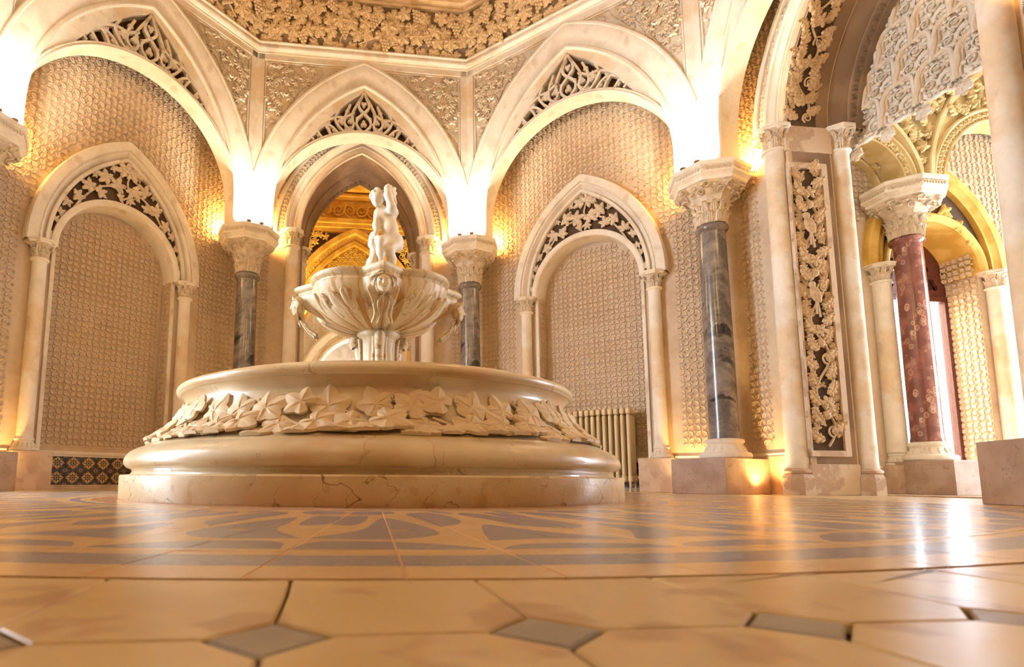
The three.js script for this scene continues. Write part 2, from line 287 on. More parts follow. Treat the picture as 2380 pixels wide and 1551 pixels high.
const BUD = (() => { const g = new THREE.SphereGeometry(1, 10, 8); g.scale(.9, .42, .5); return g; })();
const BEAD = (() => { const g = new THREE.SphereGeometry(1, 8, 6); return g; })();
const BIRD = (() => {
  const body = new THREE.SphereGeometry(1, 14, 10); body.scale(.22, .40, .17); body.rotateZ(-.45); body.translate(0, .1, .12);
  const head = new THREE.SphereGeometry(.16, 12, 8); head.translate(.2, .5, .15);
  const beak = new THREE.ConeGeometry(.06, .16, 6); beak.rotateZ(-2.3); beak.translate(.35, .47, .15);
  const tail = new THREE.BoxGeometry(.10, .75, .06); tail.rotateZ(-.28); tail.translate(-.26, -.55, .08);
  const tail2 = new THREE.BoxGeometry(.08, .62, .06); tail2.rotateZ(-.12); tail2.translate(-.14, -.5, .08);
  const wing = new THREE.SphereGeometry(1, 10, 8); wing.scale(.13, .36, .08); wing.rotateZ(-.35); wing.translate(-.08, .02, .27);
  return merge([body, head, beak, tail, tail2, wing]);
})();
// the moulded diaper flower of the walls: four petals, beads and small squares in a cell of side 1
function petal(len0, len1, w, h, rot, n = 6) {
  const P = [], out = [], inn = [];
  for (let i = 0; i <= n; i++) { const t = i / n, y = lerp(len0, len1, t), x = w * Math.sin(Math.PI * t); out.push([x, y]); inn.push([x * .72, lerp(len0 + .03, len1 - .03, t)]); }
  const ring = (a) => [...a, ...a.slice(1, -1).reverse().map((p) => [-p[0], p[1]])], O = ring(out), N = ring(inn), m = O.length, c = [0, (len0 + len1) / 2, h * .62];
  for (let i = 0; i < m; i++) { const k = (i + 1) % m, a = [...O[i], 0], b = [...O[k], 0], A = [...N[i], h], B = [...N[k], h]; P.push(...a, ...A, ...b, ...b, ...A, ...B, ...A, ...c, ...B); }
  const g = new THREE.BufferGeometry(); g.setAttribute('position', new THREE.Float32BufferAttribute(P, 3)); g.setAttribute('uv', new THREE.Float32BufferAttribute(new Float32Array(P.length / 3 * 2), 2)); g.computeVertexNormals(); g.rotateZ(rot); return boxUV(g);
}
function diaperCell(w, h, rich) {
  const l = []; for (let i = 0; i < 4; i++) l.push(petal(.05, .585, w, h, Math.PI / 4 + i * Math.PI / 2));
  const bead = new THREE.CylinderGeometry(.055, .075, h * 1.1, 8); bead.rotateX(HP); bead.translate(.5, .5, h * .55); l.push(bead);
  for (const [x, y] of [[.5, 0], [0, .5]]) {
    if (rich) for (const [dx, dy] of [[.075, 0], [-.075, 0], [0, .075], [0, -.075]]) { const b = new THREE.CylinderGeometry(.045, .07, h * .8, 4); b.rotateX(HP); b.translate(x + dx, y + dy, h * .4); l.push(b); }
    else { const b = new THREE.CylinderGeometry(.06, .11, h * .8, 4); b.rotateX(HP); b.translate(x, y, h * .4); l.push(b); for (const q of [.13, -.13]) { const s = new THREE.CylinderGeometry(.03, .05, h * .7, 4); s.rotateX(HP); s.translate(x + (y ? 0 : 0), y + q, h * .35); l.push(s); } }
  }
  return merge(l);
}
const DIAPER = diaperCell(.17, .105, true), SCALES = diaperCell(.215, .10, false);
// ================================================================ THE HALL: floor
const R_COL = 4.1765;
const T8 = Math.tan(Math.PI / 8);
const floor = new THREE.Group(); floor.name = 'floor'; structure(floor); scene.add(floor);
const RING_OUT = 3.462, TEX0 = 1.66, TEX1 = 3.47, NT = 112, PER = 8;
const inlay = (() => {
  const w = 1024, h = 1536, cv = document.createElement('canvas'); cv.width = w; cv.height = h; const g = cv.getContext('2d');
  const Y = (r) => h - (r - TEX0) / (TEX1 - TEX0) * h, tan = '#e0ba86', blue = '#8d8994', rose = '#c08a68';
  g.fillStyle = tan; g.fillRect(0, 0, w, h);
  g.fillStyle = rose; g.fillRect(0, Y(1.80), w, Y(1.66) - Y(1.80)); g.fillStyle = blue; g.fillRect(0, Y(1.90), w, Y(1.85) - Y(1.90));
  g.fillStyle = blue; g.fillRect(0, Y(3.362), w, Y(3.250) - Y(3.362));
  const leaf = (x0, r0, x1, r1, bx, br, t) => {          // a pointed leaf from one point to the other, bent by (bx, br)
    const X = (x) => x * w, p = (x, r) => [X(x), Y(r)];
    for (const o of [-1, 0, 1]) {
      g.beginPath(); g.moveTo(...p(x0 + o, r0)); g.bezierCurveTo(...p(x0 + o + bx + t, r0 + br + t), ...p(x1 + o + bx + t, r1 + br + t), ...p(x1 + o, r1));
      g.bezierCurveTo(...p(x1 + o + bx - t, r1 + br - t), ...p(x0 + o + bx - t, r0 + br - t), ...p(x0 + o, r0)); g.fill();
    }
  };
  for (let m = 0; m < 2; m++) {                           // two mirrored arabesques in the strip
    const s = m ? -1 : 1, q = (x) => .5 * m + .25 + s * x;
    g.fillStyle = blue;
    const blob = (pts) => { for (const o of [-1, 0, 1]) { g.beginPath(); const P = spline([...pts, pts[0]].map(([x, r]) => [(q(x) + o) * w, Y(r)]), 60); P.forEach((v, n) => (n ? g.lineTo(v.x, v.y) : g.moveTo(v.x, v.y))); g.fill(); } };
    blob([[-.245, 3.172], [-.12, 3.172], [-.01, 3.172], [-.05, 3.10], [-.13, 3.045], [-.22, 3.05]]); blob([[.01, 3.172], [.12, 3.172], [.24, 3.172], [.22, 3.12], [.13, 3.085], [.05, 3.10]]);
    blob([[-.245, 2.99], [-.12, 3.0], [-.04, 2.90], [-.05, 2.62], [-.12, 2.34], [-.15, 2.55], [-.17, 2.78]]); blob([[.02, 3.03], [.13, 3.0], [.24, 3.03], [.17, 2.86], [.11, 2.62], [.05, 2.84]]);
    blob([[-.01, 2.70], [.06, 2.56], [.09, 2.28], [.05, 2.04], [-.03, 2.12], [-.02, 2.44]]); blob([[.17, 2.66], [.24, 2.76], [.246, 2.36], [.21, 2.06], [.15, 2.16], [.17, 2.42]]);
    blob([[-.245, 2.62], [-.20, 2.66], [-.17, 2.44], [-.18, 2.26], [-.245, 2.30]]); blob([[-.24, 2.18], [-.14, 2.18], [-.07, 2.06], [-.10, 1.97], [-.22, 2.0]]); blob([[.10, 2.10], [.14, 2.12], [.13, 1.97], [.08, 1.97]]);
    g.fillStyle = tan; for (const [x, r, e] of [[-.10, 2.80, .018], [.03, 2.40, .016], [.21, 2.40, .014]]) { g.beginPath(); g.ellipse(q(x) * w, Y(r), e * w, e * h * .55, 0, 0, 7); g.fill(); }
  }
  const im = g.getImageData(0, 0, w, h), d = im.data;     // clay grain and scuffs of the encaustic body
  for (let j = 0; j < h; j++) for (let i = 0; i < w; i++) { const o = (j * w + i) * 4, n = 20 * (fbm(i / w, j / h, 12, 4, 301) - .5) + 10 * (hash(i, j, 3) - .5); d[o] += n; d[o + 1] += n; d[o + 2] += n; }
  g.putImageData(im, 0, 0);
  const t = new THREE.CanvasTexture(cv); t.colorSpace = THREE.SRGBColorSpace; t.wrapS = THREE.RepeatWrapping; return t;
})();
const tileBump = bumpTex.clone(); tileBump.repeat.set(6, 8); tileBump.needsUpdate = true;
M.inlay = new THREE.MeshPhysicalMaterial({ map: inlay, roughness: .26, bumpMap: tileBump, bumpScale: .0006, clearcoat: .3, clearcoatRoughness: .15 }); M.inlay.name = 'inlaid_floor_tile';
M.bed = new THREE.MeshStandardMaterial({ color: new THREE.Color('#d3a672'), roughness: .9 }); M.bed.name = 'pale_grout';
function sector(r0, r1, a0, a1, n, y = 0, th = .012, per = PER) {   // angle from the camera side (+z)
  const P = [], U = [], q = (r, a, yy) => { P.push(r * Math.sin(a), yy, r * Math.cos(a)); U.push(a / (2 * Math.PI) * NT / per, (r - TEX0) / (TEX1 - TEX0)); };
  for (let i = 0; i < n; i++) {
    const a = lerp(a0, a1, i / n), b = lerp(a0, a1, (i + 1) / n);
    q(r0, a, y); q(r1, a, y); q(r1, b, y); q(r0, a, y); q(r1, b, y); q(r0, b, y);
    q(r1, a, y); q(r1, a, y - th); q(r1, b, y); q(r1, b, y); q(r1, a, y - th); q(r1, b, y - th);
    q(r0, a, y); q(r0, b, y); q(r0, a, y - th); q(r0, b, y); q(r0, b, y - th); q(r0, a, y - th);
  }
  for (const [a, f] of [[a0, 0], [a1, 1]]) { if (f) { q(r0, a, y); q(r1, a, y); q(r0, a, y - th); q(r1, a, y); q(r1, a, y - th); q(r0, a, y - th); } else { q(r0, a, y); q(r0, a, y - th); q(r1, a, y); q(r1, a, y); q(r0, a, y - th); q(r1, a, y - th); } }
  const g = new THREE.BufferGeometry(); g.setAttribute('position', new THREE.Float32BufferAttribute(P, 3)); g.setAttribute('uv', new THREE.Float32BufferAttribute(U, 2)); g.computeVertexNormals(); return g;
}
const FC = Math.atan2(camera.position.x, camera.position.z);       // heading of the camera from the fountain
{
  part('subfloor', lathe([[0.001, -.12], [9.4, -.12], [9.4, -.012], [0.001, -.012]], 64), M.joint, floor);
  part('grout_bed', lathe([[1.5, -.012], [1.5, -.0008], [3.460, -.0008], [3.460, -.012]], 96), M.bed, floor);
  const rings = [[3.206, RING_OUT, 0], [2.802, 3.202, .5], [2.402, 2.798, 0], [2.00, 2.398, .5]], dA = 2 * Math.PI / NT, base = .18 * Math.PI / 180;
  const lo = -19, hi = 30;
  for (const [r0, r1, sh] of rings) {
    const geo = new Map();
    for (let i = lo; i < hi; i++) {
      const a0 = base + (i) * dA, gap = .0021 / r1; const key = ((i % PER) + PER) % PER;
      if (!geo.has(key)) geo.set(key, sector(r0, r1, base + key * dA + gap, base + (key + 1) * dA - gap, 2));
      const o = new THREE.Mesh(geo.get(key), M.inlay); o.rotation.y = a0 - (base + key * dA); o.position.y = (hash(i + 50, Math.round(r0 * 10), 4) - .5) * .0003; o.receiveShadow = o.castShadow = true; o.name = 'inlaid_tile'; floor.add(o);
    }
    part('far_inlaid_tiles', sector(r0, r1, base + hi * dA, base + (lo + NT) * dA, 80), M.inlay, floor);
  }
  part('inner_tile_ring', sector(1.66, 1.998, 0, 2 * Math.PI, 112), M.inlay, floor);
  // honey stones cut to octagons with grey cabochons, outside the ring
  const q = .2125, cut = .047, A5 = ang(5), T = (t, n) => [n * Math.sin(A5) - t * Math.cos(A5), -n * Math.cos(A5) - t * Math.sin(A5)];   // t as seen by the camera
  const slab = (pts, name, mat, y) => {
    const fine = []; pts.forEach((p, i) => { const b = pts[(i + 1) % pts.length]; for (let k = 0; k < 5; k++) fine.push([lerp(p[0], b[0], k / 5), lerp(p[1], b[1], k / 5)]); });
    if (fine.filter((p) => Math.hypot(p[0], p[1]) > 3.475).length < 4) return;
    const out = fine.map(([x, z]) => { const r = Math.hypot(x, z); return r < 3.474 ? [x * 3.474 / r, z * 3.474 / r] : [x, z]; });
    const g = new THREE.ExtrudeGeometry(shapeOf(out.map(([x, z]) => [x, -z])), { depth: .007, bevelEnabled: true, bevelSize: .0022, bevelThickness: .0022, bevelSegments: 1, bevelOffset: -.0022 });
    g.translate(0, 0, -.0115 + .0022 + y); g.rotateX(-HP);
    part(name, boxUV(g), mat, floor);
  };
  for (let i = -9; i <= 9; i++) for (let j = -1; j <= 3; j++) {
    const t = -.0110 + i * q, n = 3.702 + (j - .5) * q, h = q / 2 - .0016, c = cut;
    if (j < 0) continue;
    if (j === 0) slab([[t - h, 3.1], [t + h, 3.1], [t + h, n + h - c], [t + h - c, n + h], [t - h + c, n + h], [t - h, n + h - c]].map((p) => T(...p)), 'floor_stone', M.hexTile, rr(-.0006, .0006));
    else slab([[t - h + c, n - h], [t + h - c, n - h], [t + h, n - h + c], [t + h, n + h - c], [t + h - c, n + h], [t - h + c, n + h], [t - h, n + h - c], [t - h, n - h + c]].map((p) => T(...p)), 'floor_stone', M.hexTile, rr(-.0006, .0006));
    const tc = t + q / 2, nc = n + q / 2, d = cut - .0028; slab([[tc, nc - d], [tc + d, nc], [tc, nc + d], [tc - d, nc]].map((p) => T(...p)), 'cabochon', M.cabochon, rr(-.0008, 0));
  }
  const far = sector(3.475, 6.2, FC + .62, FC + 2 * Math.PI - .62, 90, -.0004, .011); part('flagstone_border', boxUV(far), M.hexTile, floor);
}

// ================================================================ walls, coves and ceiling
const HALF = 4.26 * T8 + .035;
const wallNames = { 0: 'wall_left', 1: 'wall_back', 2: 'wall_right', 3: 'wall_corridor', 4: 'wall_near_right', 5: 'wall_near', 6: 'wall_near_left', 7: 'wall_far_left' };
const NICHE = { c: .6957, ys: 2.72, r: 1.44, ro: .70 };            // pointed hood and the round head inside it
const PORTAL = { c: .589, ys: 3.80, r: 1.50 };
const wallThing = {};
const camP = camera.position.clone();
function diaper(k, wall, cellGeo, P, h, test, n, t0, t1, y0, y1, name) {
  const ms = [];
  for (let y = Math.floor(y0 / P) * P; y < y1; y += P) for (let t = Math.ceil(t0 / P) * P; t < t1; t += P) if (test(t, y)) ms.push([t, y]);
  ms.sort((a, b) => bayPoint(k, a[0], a[1], n).distanceToSquared(camP) - bayPoint(k, b[0], b[1], n).distanceToSquared(camP));
  const M4 = ([t, y]) => mtx(t, y, -n, 0, 0, 0, P, P, P);
  ms.slice(0, 300).forEach((m) => place(name, cellGeo, M.wall, M4(m), wall));
  if (ms.length > 300) instanced(name + 's', cellGeo, M.wall, ms.slice(300).map((m) => shiftM(wall, M4(m))), wall);
}
const insideArch = (t, y, c, ys, r, pad) => (y > ys ? Math.hypot(Math.abs(t) + c, y - ys) < r + pad : Math.abs(t) < r - c + pad);
for (let k = 0; k < 8; k++) {
  const w = thing(wallNames[k], null, null, k, 0, 0, 4.26); structure(w); wallThing[k] = w;
  const sh = shapeOf([[-HALF, -.1], [HALF, -.1], [HALF, 6.6], [-HALF, 6.6]]);
  const portal = k % 2 === 1;
  if (k === 0 || k === 2) sh.holes.push(pathOf(archPts(0, NICHE.ys, .70, 0, 20)));
  if (portal) sh.holes.push(pathOf(archPts(PORTAL.c, PORTAL.ys, PORTAL.r, -.05, 20)));
  part('wall_slab', extrude(sh, -4.48, -4.26), M.wall, w);
  if (k === 0 || k === 2) {
    const b = thing(k ? 'wall_niche_right' : 'wall_niche_left', null, null, k, 0, 0, 4.5); structure(b);
    part('niche_back', box(-.95, .95, -.1, 3.7, -4.62, -4.485), M.wall, b);
    part('dado_moulding', merge([box(-.70, .70, .386, .432, -4.5, -4.455, .012), box(-.70, .70, .37, .388, -4.5, -4.465)]), M.plaster, b);
    part('plinth_board', box(-.70, .70, 0, .045, -4.5, -4.45), M.plinth, b);
    diaper(k, b, SCALES, .142, .013, (t, y) => y > .46 && insideArch(t, y, 0, 2.72, .70, -.03), 4.485, -.66, .66, .45, 3.5, 'relief_scale');
    // patterned reveals of the niche
    for (const s of [-1, 1]) { const ms = []; for (let y = .5; y < 2.75; y += .142) ms.push(shiftM(w, mtx(s * .70, y, -4.37, 0, -s * HP, 0, .142))); instanced('reveal_reliefs', SCALES, M.wall, ms, w); }
    diaper(k, w, DIAPER, .145, .013, (t, y) => !insideArch(t, y, NICHE.c, 2.72, 1.70, .05) && !(Math.abs(t) < 1.02 && y < 2.8) && y > .48, 4.26, -1.72, 1.72, .4, 6.3, 'relief_flower');
    part('dado_moulding', merge([-1, 1].map((s) => box(s > 0 ? 1.0 : -1.76, s > 0 ? 1.76 : -1.0, .39, .43, -4.27, -4.235, .01))), M.plaster, w);
    part('dado', merge([-1, 1].map((s) => box(s > 0 ? 1.0 : -1.76, s > 0 ? 1.76 : -1.0, 0, .392, -4.27, -4.225))), M.plinth, w);
  } else if (portal && (k === 1 || k === 3 || k === 7)) {
    diaper(k, w, DIAPER, .145, .013, (t, y) => !insideArch(t, y, PORTAL.c, 3.8, 1.86, .06) && !(Math.abs(t) < 1.12 && y < 3.9) && y > .48, 4.26, -1.72, 1.72, .4, 6.3, 'relief_flower');
    part('dado_moulding', merge([-1, 1].map((s) => box(s > 0 ? 1.12 : -1.76, s > 0 ? 1.76 : -1.12, .39, .43, -4.27, -4.235, .01))), M.plaster, w);
    part('dado', merge([-1, 1].map((s) => box(s > 0 ? 1.12 : -1.76, s > 0 ? 1.76 : -1.12, 0, .392, -4.27, -4.225))), M.plinth, w);
  }
}
// octagonal mouldings: profile [[n, y], ...] mitred at the eight corners
function octRing(prof, bays = [0, 1, 2, 3, 4, 5, 6, 7]) {
  const P = []; for (const k of bays) {
    const q = (p, s) => { const v = bayPoint(k, s * p[0] * T8, p[1], p[0]); return [v.x, v.y, v.z]; };
    for (let i = 0; i < prof.length - 1; i++) { const A = q(prof[i], -1), B = q(prof[i], 1), C = q(prof[i + 1], 1), D = q(prof[i + 1], -1); P.push(...A, ...B, ...C, ...A, ...C, ...D); }
  }
  const g = new THREE.BufferGeometry(); g.setAttribute('position', new THREE.Float32BufferAttribute(P, 3)); g.computeVertexNormals(); return boxUV(g);
}
{
  const c = new THREE.Group(); c.name = 'ceiling'; structure(c); scene.add(c);
  part('gallery_vault', octRing([[3.95, 6.44], [5.2, 6.44], [5.2, 6.62], [3.95, 6.62]]), M.plaster, c);
  part('cornice', octRing([[3.80, 6.315], [3.745, 6.318], [3.742, 6.345], [3.722, 6.352], [3.70, 6.375], [3.695, 6.40], [3.718, 6.41], [3.70, 6.43], [3.68, 6.452], [3.682, 6.47], [3.72, 6.478], [3.74, 6.478]]), M.plaster, c);
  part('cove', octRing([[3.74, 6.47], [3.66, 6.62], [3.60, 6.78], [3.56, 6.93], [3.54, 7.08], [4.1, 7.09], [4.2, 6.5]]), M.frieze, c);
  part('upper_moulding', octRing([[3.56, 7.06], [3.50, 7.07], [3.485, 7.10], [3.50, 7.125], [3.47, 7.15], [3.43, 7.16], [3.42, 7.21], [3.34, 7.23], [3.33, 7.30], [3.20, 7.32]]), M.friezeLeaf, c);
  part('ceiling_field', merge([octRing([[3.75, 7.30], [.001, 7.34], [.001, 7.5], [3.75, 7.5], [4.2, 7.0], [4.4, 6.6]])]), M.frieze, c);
  // vine leaves and grapes on the cove
  const P0 = [3.735, 6.49], P1 = [3.55, 7.03];
  for (const k of [0, 1, 2]) {
    const along = (u) => { const n = lerp(P0[0], P1[0], Math.pow(u, .8)) - .004; return [n, lerp(P0[1], P1[1], u)]; };
    const N = bayPoint(k, 0, 0, -1).add(V(0, -.32, 0)).normalize(), up = V(0, 1, 0);
    const put = (name, geo, t, u, s, spin, lift = 0) => { const [n, y] = along(u), b = basis(bayPoint(k, t, y, n).addScaledVector(N, lift), N, up, s, spin), o = new THREE.Mesh(geo, M.friezeLeaf); o.name = name; o.castShadow = o.receiveShadow = true; b.decompose(o.position, o.quaternion, o.scale); c.add(o); };
    const vines = [];
    for (let i = 0; i < 10; i++) { const t0 = lerp(-1.45, 1.25, i / 9), pts = []; for (let j = 0; j <= 6; j++) { const u = clamp(.1 + .14 * j), [n, y] = along(u), p = bayPoint(k, t0 + .16 * Math.sin(j * 1.3 + i) + .03 * j, y, n - .02); pts.push([p.x, p.y, p.z]); } vines.push(tube(pts, .012, 16, 5)); }
    const vm = part('vine_stems', merge(vines), M.friezeLeaf, c);
    for (let i = 0; i < 17; i++) for (let j = 0; j < 4; j++) {
      const t = lerp(-1.50, 1.50, (i + .5 + .35 * ((j % 2) - .5)) / 17) + rr(-.03, .03), u = .08 + j * .26 + rr(-.05, .05);
      if (Math.abs(t) > along(u)[0] * T8 - .03) continue;
      if ((i * 3 + j * 5) % 7 === 2) put('grape_bunch', BUNCH, t, u, .15, rr(-.5, .5), .04);
      else put('vine_leaf', (i + j) % 2 ? VINE : VINE2, t, u, (j ? rr(.118, .142) : .105), rr(-1.6, 1.6) + Math.PI * (j ? .9 : 1), j ? rr(.02, .07) : .008);
    }
  }
}

// ================================================================ arcade in front of the walls
const NF = 3.80, NB = 4.02, AC = .969, AY = 3.93;
const spandrelMask = (t, y) => Math.abs(t) < 1.44 && y < 6.20 && (Math.hypot(Math.abs(t) + AC, y - AY) > 2.62) && y > 4.1;
function tracery(z0, z1) {
  const S = (pts, w) => { const p = spline(pts, 14), L = [], Rr = []; for (let i = 0; i < p.length; i++) { const a = p[Math.max(0, i - 1)], b = p[Math.min(p.length - 1, i + 1)], d = Math.hypot(b.x - a.x, b.y - a.y), nx = -(b.y - a.y) / d, ny = (b.x - a.x) / d; L.push([p[i].x + nx * w, p[i].y + ny * w]); Rr.push([p[i].x - nx * w, p[i].y - ny * w]); } return extrude(shapeOf([...L, ...Rr.reverse()]), z0, z1); };
  const lines = [[[0, 5.225], [.10, 5.34], [.095, 5.44], [0, 5.54], [-.075, 5.64], [-.055, 5.75], [0, 5.87]], [[.25, 5.215], [.15, 5.33], [.175, 5.5], [.12, 5.64], [.03, 5.80]], [[.12, 5.225], [.27, 5.33], [.27, 5.48], [.20, 5.66]],
    [[.14, 5.54], [.28, 5.45], [.42, 5.44], [.60, 5.32], [.74, 5.12]], [[.27, 5.205], [.37, 5.31], [.42, 5.42], [.37, 5.56]], [[.47, 5.15], [.53, 5.27], [.60, 5.36]], [[.36, 5.185], [.47, 5.29], [.56, 5.31], [.70, 5.20]], [[.60, 5.10], [.66, 5.18], [.70, 5.26]], [[.72, 5.06], [.78, 5.10], [.82, 5.06]]];
  const out = []; for (const l of lines) { out.push(S(l, .0155)); out.push(S(l.map(([x, y]) => [-x, y]), .0155)); }
  const spur = (x, y, a, s) => { const g = extrude(shapeOf([[-.5, 0], [0, 1.1], [.5, 0]]), 0, .5); g.scale(s, s, (z1 - z0) * 2); g.rotateZ(a); g.translate(x, y, z0); out.push(g); };
  for (const s of [-1, 1]) for (const [x, y, a] of [[.115, 5.36, -1], [.085, 5.46, -1.6], [-.08, 5.66, 1.4], [.175, 5.46, 1.2], [.28, 5.38, -1.3], [.39, 5.36, 1.5], [.34, 5.44, .1], [.5, 5.41, .2], [.52, 5.25, 1.3], [.63, 5.28, .3], [.2, 5.3, 1.1], [.44, 5.24, -2.6]]) spur(s * x, y, s * a, .035);
  const leaf = (x, y, s, a) => { const l = []; for (let i = 0; i < 40; i++) { const q = i / 40 * 2 * Math.PI, r = .5 + .5 * Math.pow(Math.abs(Math.cos(1.5 * q)), 1.2); l.push([r * Math.sin(q), r * Math.cos(q)]); } const g = extrude(shapeOf(l), z0 + .02, z1 - .01); const m = new THREE.Matrix4().makeTranslation(x, y, 0).multiply(new THREE.Matrix4().makeRotationZ(a)).multiply(new THREE.Matrix4().makeScale(s, s * 1.2, 1)); g.applyMatrix4(m); out.push(g); };
  for (const s of [-1, 1]) { leaf(s * .335, 5.39, .058, s * .3); leaf(s * .20, 5.40, .04, s * .2); leaf(s * .52, 5.33, .04, s * .5); leaf(s * .42, 5.23, .034, s * 2); leaf(s * .66, 5.14, .03, s * 1); leaf(s * .25, 5.25, .04, 3.1); leaf(s * .24, 5.56, .036, s * .4); }
  leaf(0, 5.37, .05, 0); leaf(0, 5.68, .045, 3.14);
  return merge(out);
}
const OPEN = [[0, 5.895], [.10, 5.80], [.238, 5.70], [.412, 5.51], [.639, 5.265], [.80, 5.02], [.86, 4.93], [.70, 5.055], [.40, 5.185], [.2, 5.225], [0, 5.24]];
const openPath = [...OPEN, ...OPEN.slice(1, -1).reverse().map(([x, y]) => [-x, y])];
const HW = NF * T8 + .004;
const G_ARC = (() => {
  const round = archPts(0, 3.89, 1.31, 3.587, 28), slab = shapeOf([[-HW, 3.587], ...round, [HW, 3.587], [HW, 6.33], [-HW, 6.33]]); slab.holes.push(pathOf(openPath.slice().reverse()));
  const o = {}; o.slab = extrude(slab, -NB, -NF, 0, 16); o.tracery = tracery(-NF - .07, -NF - .004); o.back = extrude(shapeOf([...archPts(0, 3.89, 1.345, 3.89, 40).filter((q) => Math.abs(q[0]) < .93), [.5, 5.62], [0, 6.0], [-.5, 5.62]]), -NB - .03, -NB + .07);  // back: dark sheet standing in for the shade behind the pierced tracery
  o.strips = merge([-1, 1].flatMap((s) => [box(s > 0 ? 1.452 : -1.565, s > 0 ? 1.565 : -1.452, 4.0, 6.33, -NF, -NF + .045, .008), box(s > 0 ? 1.425 : -1.448, s > 0 ? 1.448 : -1.425, 4.3, 6.225, -NF, -NF + .03, .008)]));
  o.top = merge([box(-1.565, 1.565, 6.222, 6.33, -NF, -NF + .045, .008), box(-1.45, 1.45, 6.196, 6.218, -NF, -NF + .03, .008)]);
  {  // post at the left corner of the bay, where it meets its neighbour
    const c = V(-R_COL * Math.sin(BAY / 2), 0, -R_COL * Math.cos(BAY / 2)), g = merge([box(-.055, .055, 3.587, 6.33, .0, .115, .012), box(-.20, .20, 3.587, 6.33, -.16, .06)]);
    g.rotateY(BAY / 2); g.translate(c.x, 0, c.z); o.post = boxUV(g);
  }
  o.outer = archGrid(AC, AY, [[2.585, NF], [2.585, NF - .05], [2.572, NF - .058], [2.548, NF - .058], [2.535, NF - .05], [2.50, NF - .052], [2.42, NF - .035], [2.345, NF - .012], [2.30, NF - .006], [2.285, NF - .03], [2.272, NF - .036], [2.245, NF - .036], [2.232, NF - .026], [2.228, NF]], 3.6, 30, .45);
  o.round = archGrid(0, 3.89, [[1.358, NF], [1.354, NF - .018], [1.342, NF - .024], [1.330, NF - .018], [1.322, NF - .026], [1.308, NF - .030], [1.300, NF - .022], [1.296, NB + .005]], 3.587, 30, .45);
  return o;
})();
const SHORT = ['left', 'back', 'right', 'corridor side', 'near right', 'near', 'near left', 'far left'];
const arcLabel = { 0: 'large pierced-tracery stucco arch framing the left blind niche, between the far-left and grey columns', 1: 'central pierced-tracery stucco arch directly above the fountain statue and the golden doorway', 2: 'large pierced-tracery stucco arch framing the niche with the radiator', 3: 'stucco arch side seen edge-on beside the carved corridor portal at upper right', 7: 'pierced-tracery stucco arch beyond the left edge', 4: 'pierced-tracery stucco arch near right of the camera', 5: 'pierced-tracery stucco arch over the camera', 6: 'pierced-tracery stucco arch near left of the camera' };
const arcades = {};
for (const k of [1, 0, 2, 3, 4, 5, 6, 7]) {
  const a = thing('arcade_arch', arcLabel[k], 'arch', k, 0, 3.587, NF, 'pierced arches around the octagonal hall'); arcades[k] = a;
  part('spandrel_wall', G_ARC.slab, M.plaster, a); part('tracery', G_ARC.tracery, M.plaster, a); part('tracery_shade_sheet', G_ARC.back, M.ground, a); part('corner_strip', G_ARC.strips, M.plaster, a); part('top_band', G_ARC.top, M.plaster, a);
  part('corner_post', G_ARC.post, M.plaster, a); part('pointed_moulding', G_ARC.outer, M.plaster, a); part('round_moulding', G_ARC.round, M.plaster, a);
  if (k > 3) continue;
  // foliage of the two spandrels: acanthus leaves, flowers and pale pods on a stucco ground
  seed = 100 + 7;
  const spots = [];
  for (let i = 0; i < 2600; i++) { const t = rr(.25, 1.40), y = rr(4.35, 6.17); if (!spandrelMask(t, y) || !spandrelMask(t - .022, y - .022)) continue; if (spots.some((q) => Math.hypot(q[0] - t, q[1] - y) < .066)) continue; spots.push([t, y, rr(-3, 3), rnd()]); }
  for (const s of [-1, 1]) {
    spots.forEach(([t, y, sp, q], i) => {
      if (i % 9 === 4) place('flower', FLOWER, M.carved, mtx(s * t, y, -NF + .008, 0, 0, s * sp, .05, .05, .06), a);
      else if (i % 23 === 7) { place('pod', BUD, M.plaster, mtx(s * t, y, -NF + .03, 0, 0, s * sp * .3, .036), a); }
      else place('leaf', q > .5 ? MAPLE : OAK[i % 4], M.carved, mtx(s * t, y, -NF + .004 + .012 * q, 0, 0, s * sp, q > .5 ? .075 : .16, q > .5 ? .075 : .15, .10), a);
    });
    part('ground_scroll', merge([0, 1, 2].map((j) => tube(spline([[s * (1.38 - j * .1), 4.7 + j * .35, -NF + .006], [s * (1.25 - j * .18), 5.2 + j * .25, -NF + .012], [s * (1.0 - j * .2), 5.72 + j * .13, -NF + .01], [s * (.75 - j * .15), 6.08 + j * .03, -NF + .006]], 10).map((p) => [p.x, p.y, p.z]), .014, 20, 5))), M.carved, a);
  }
}
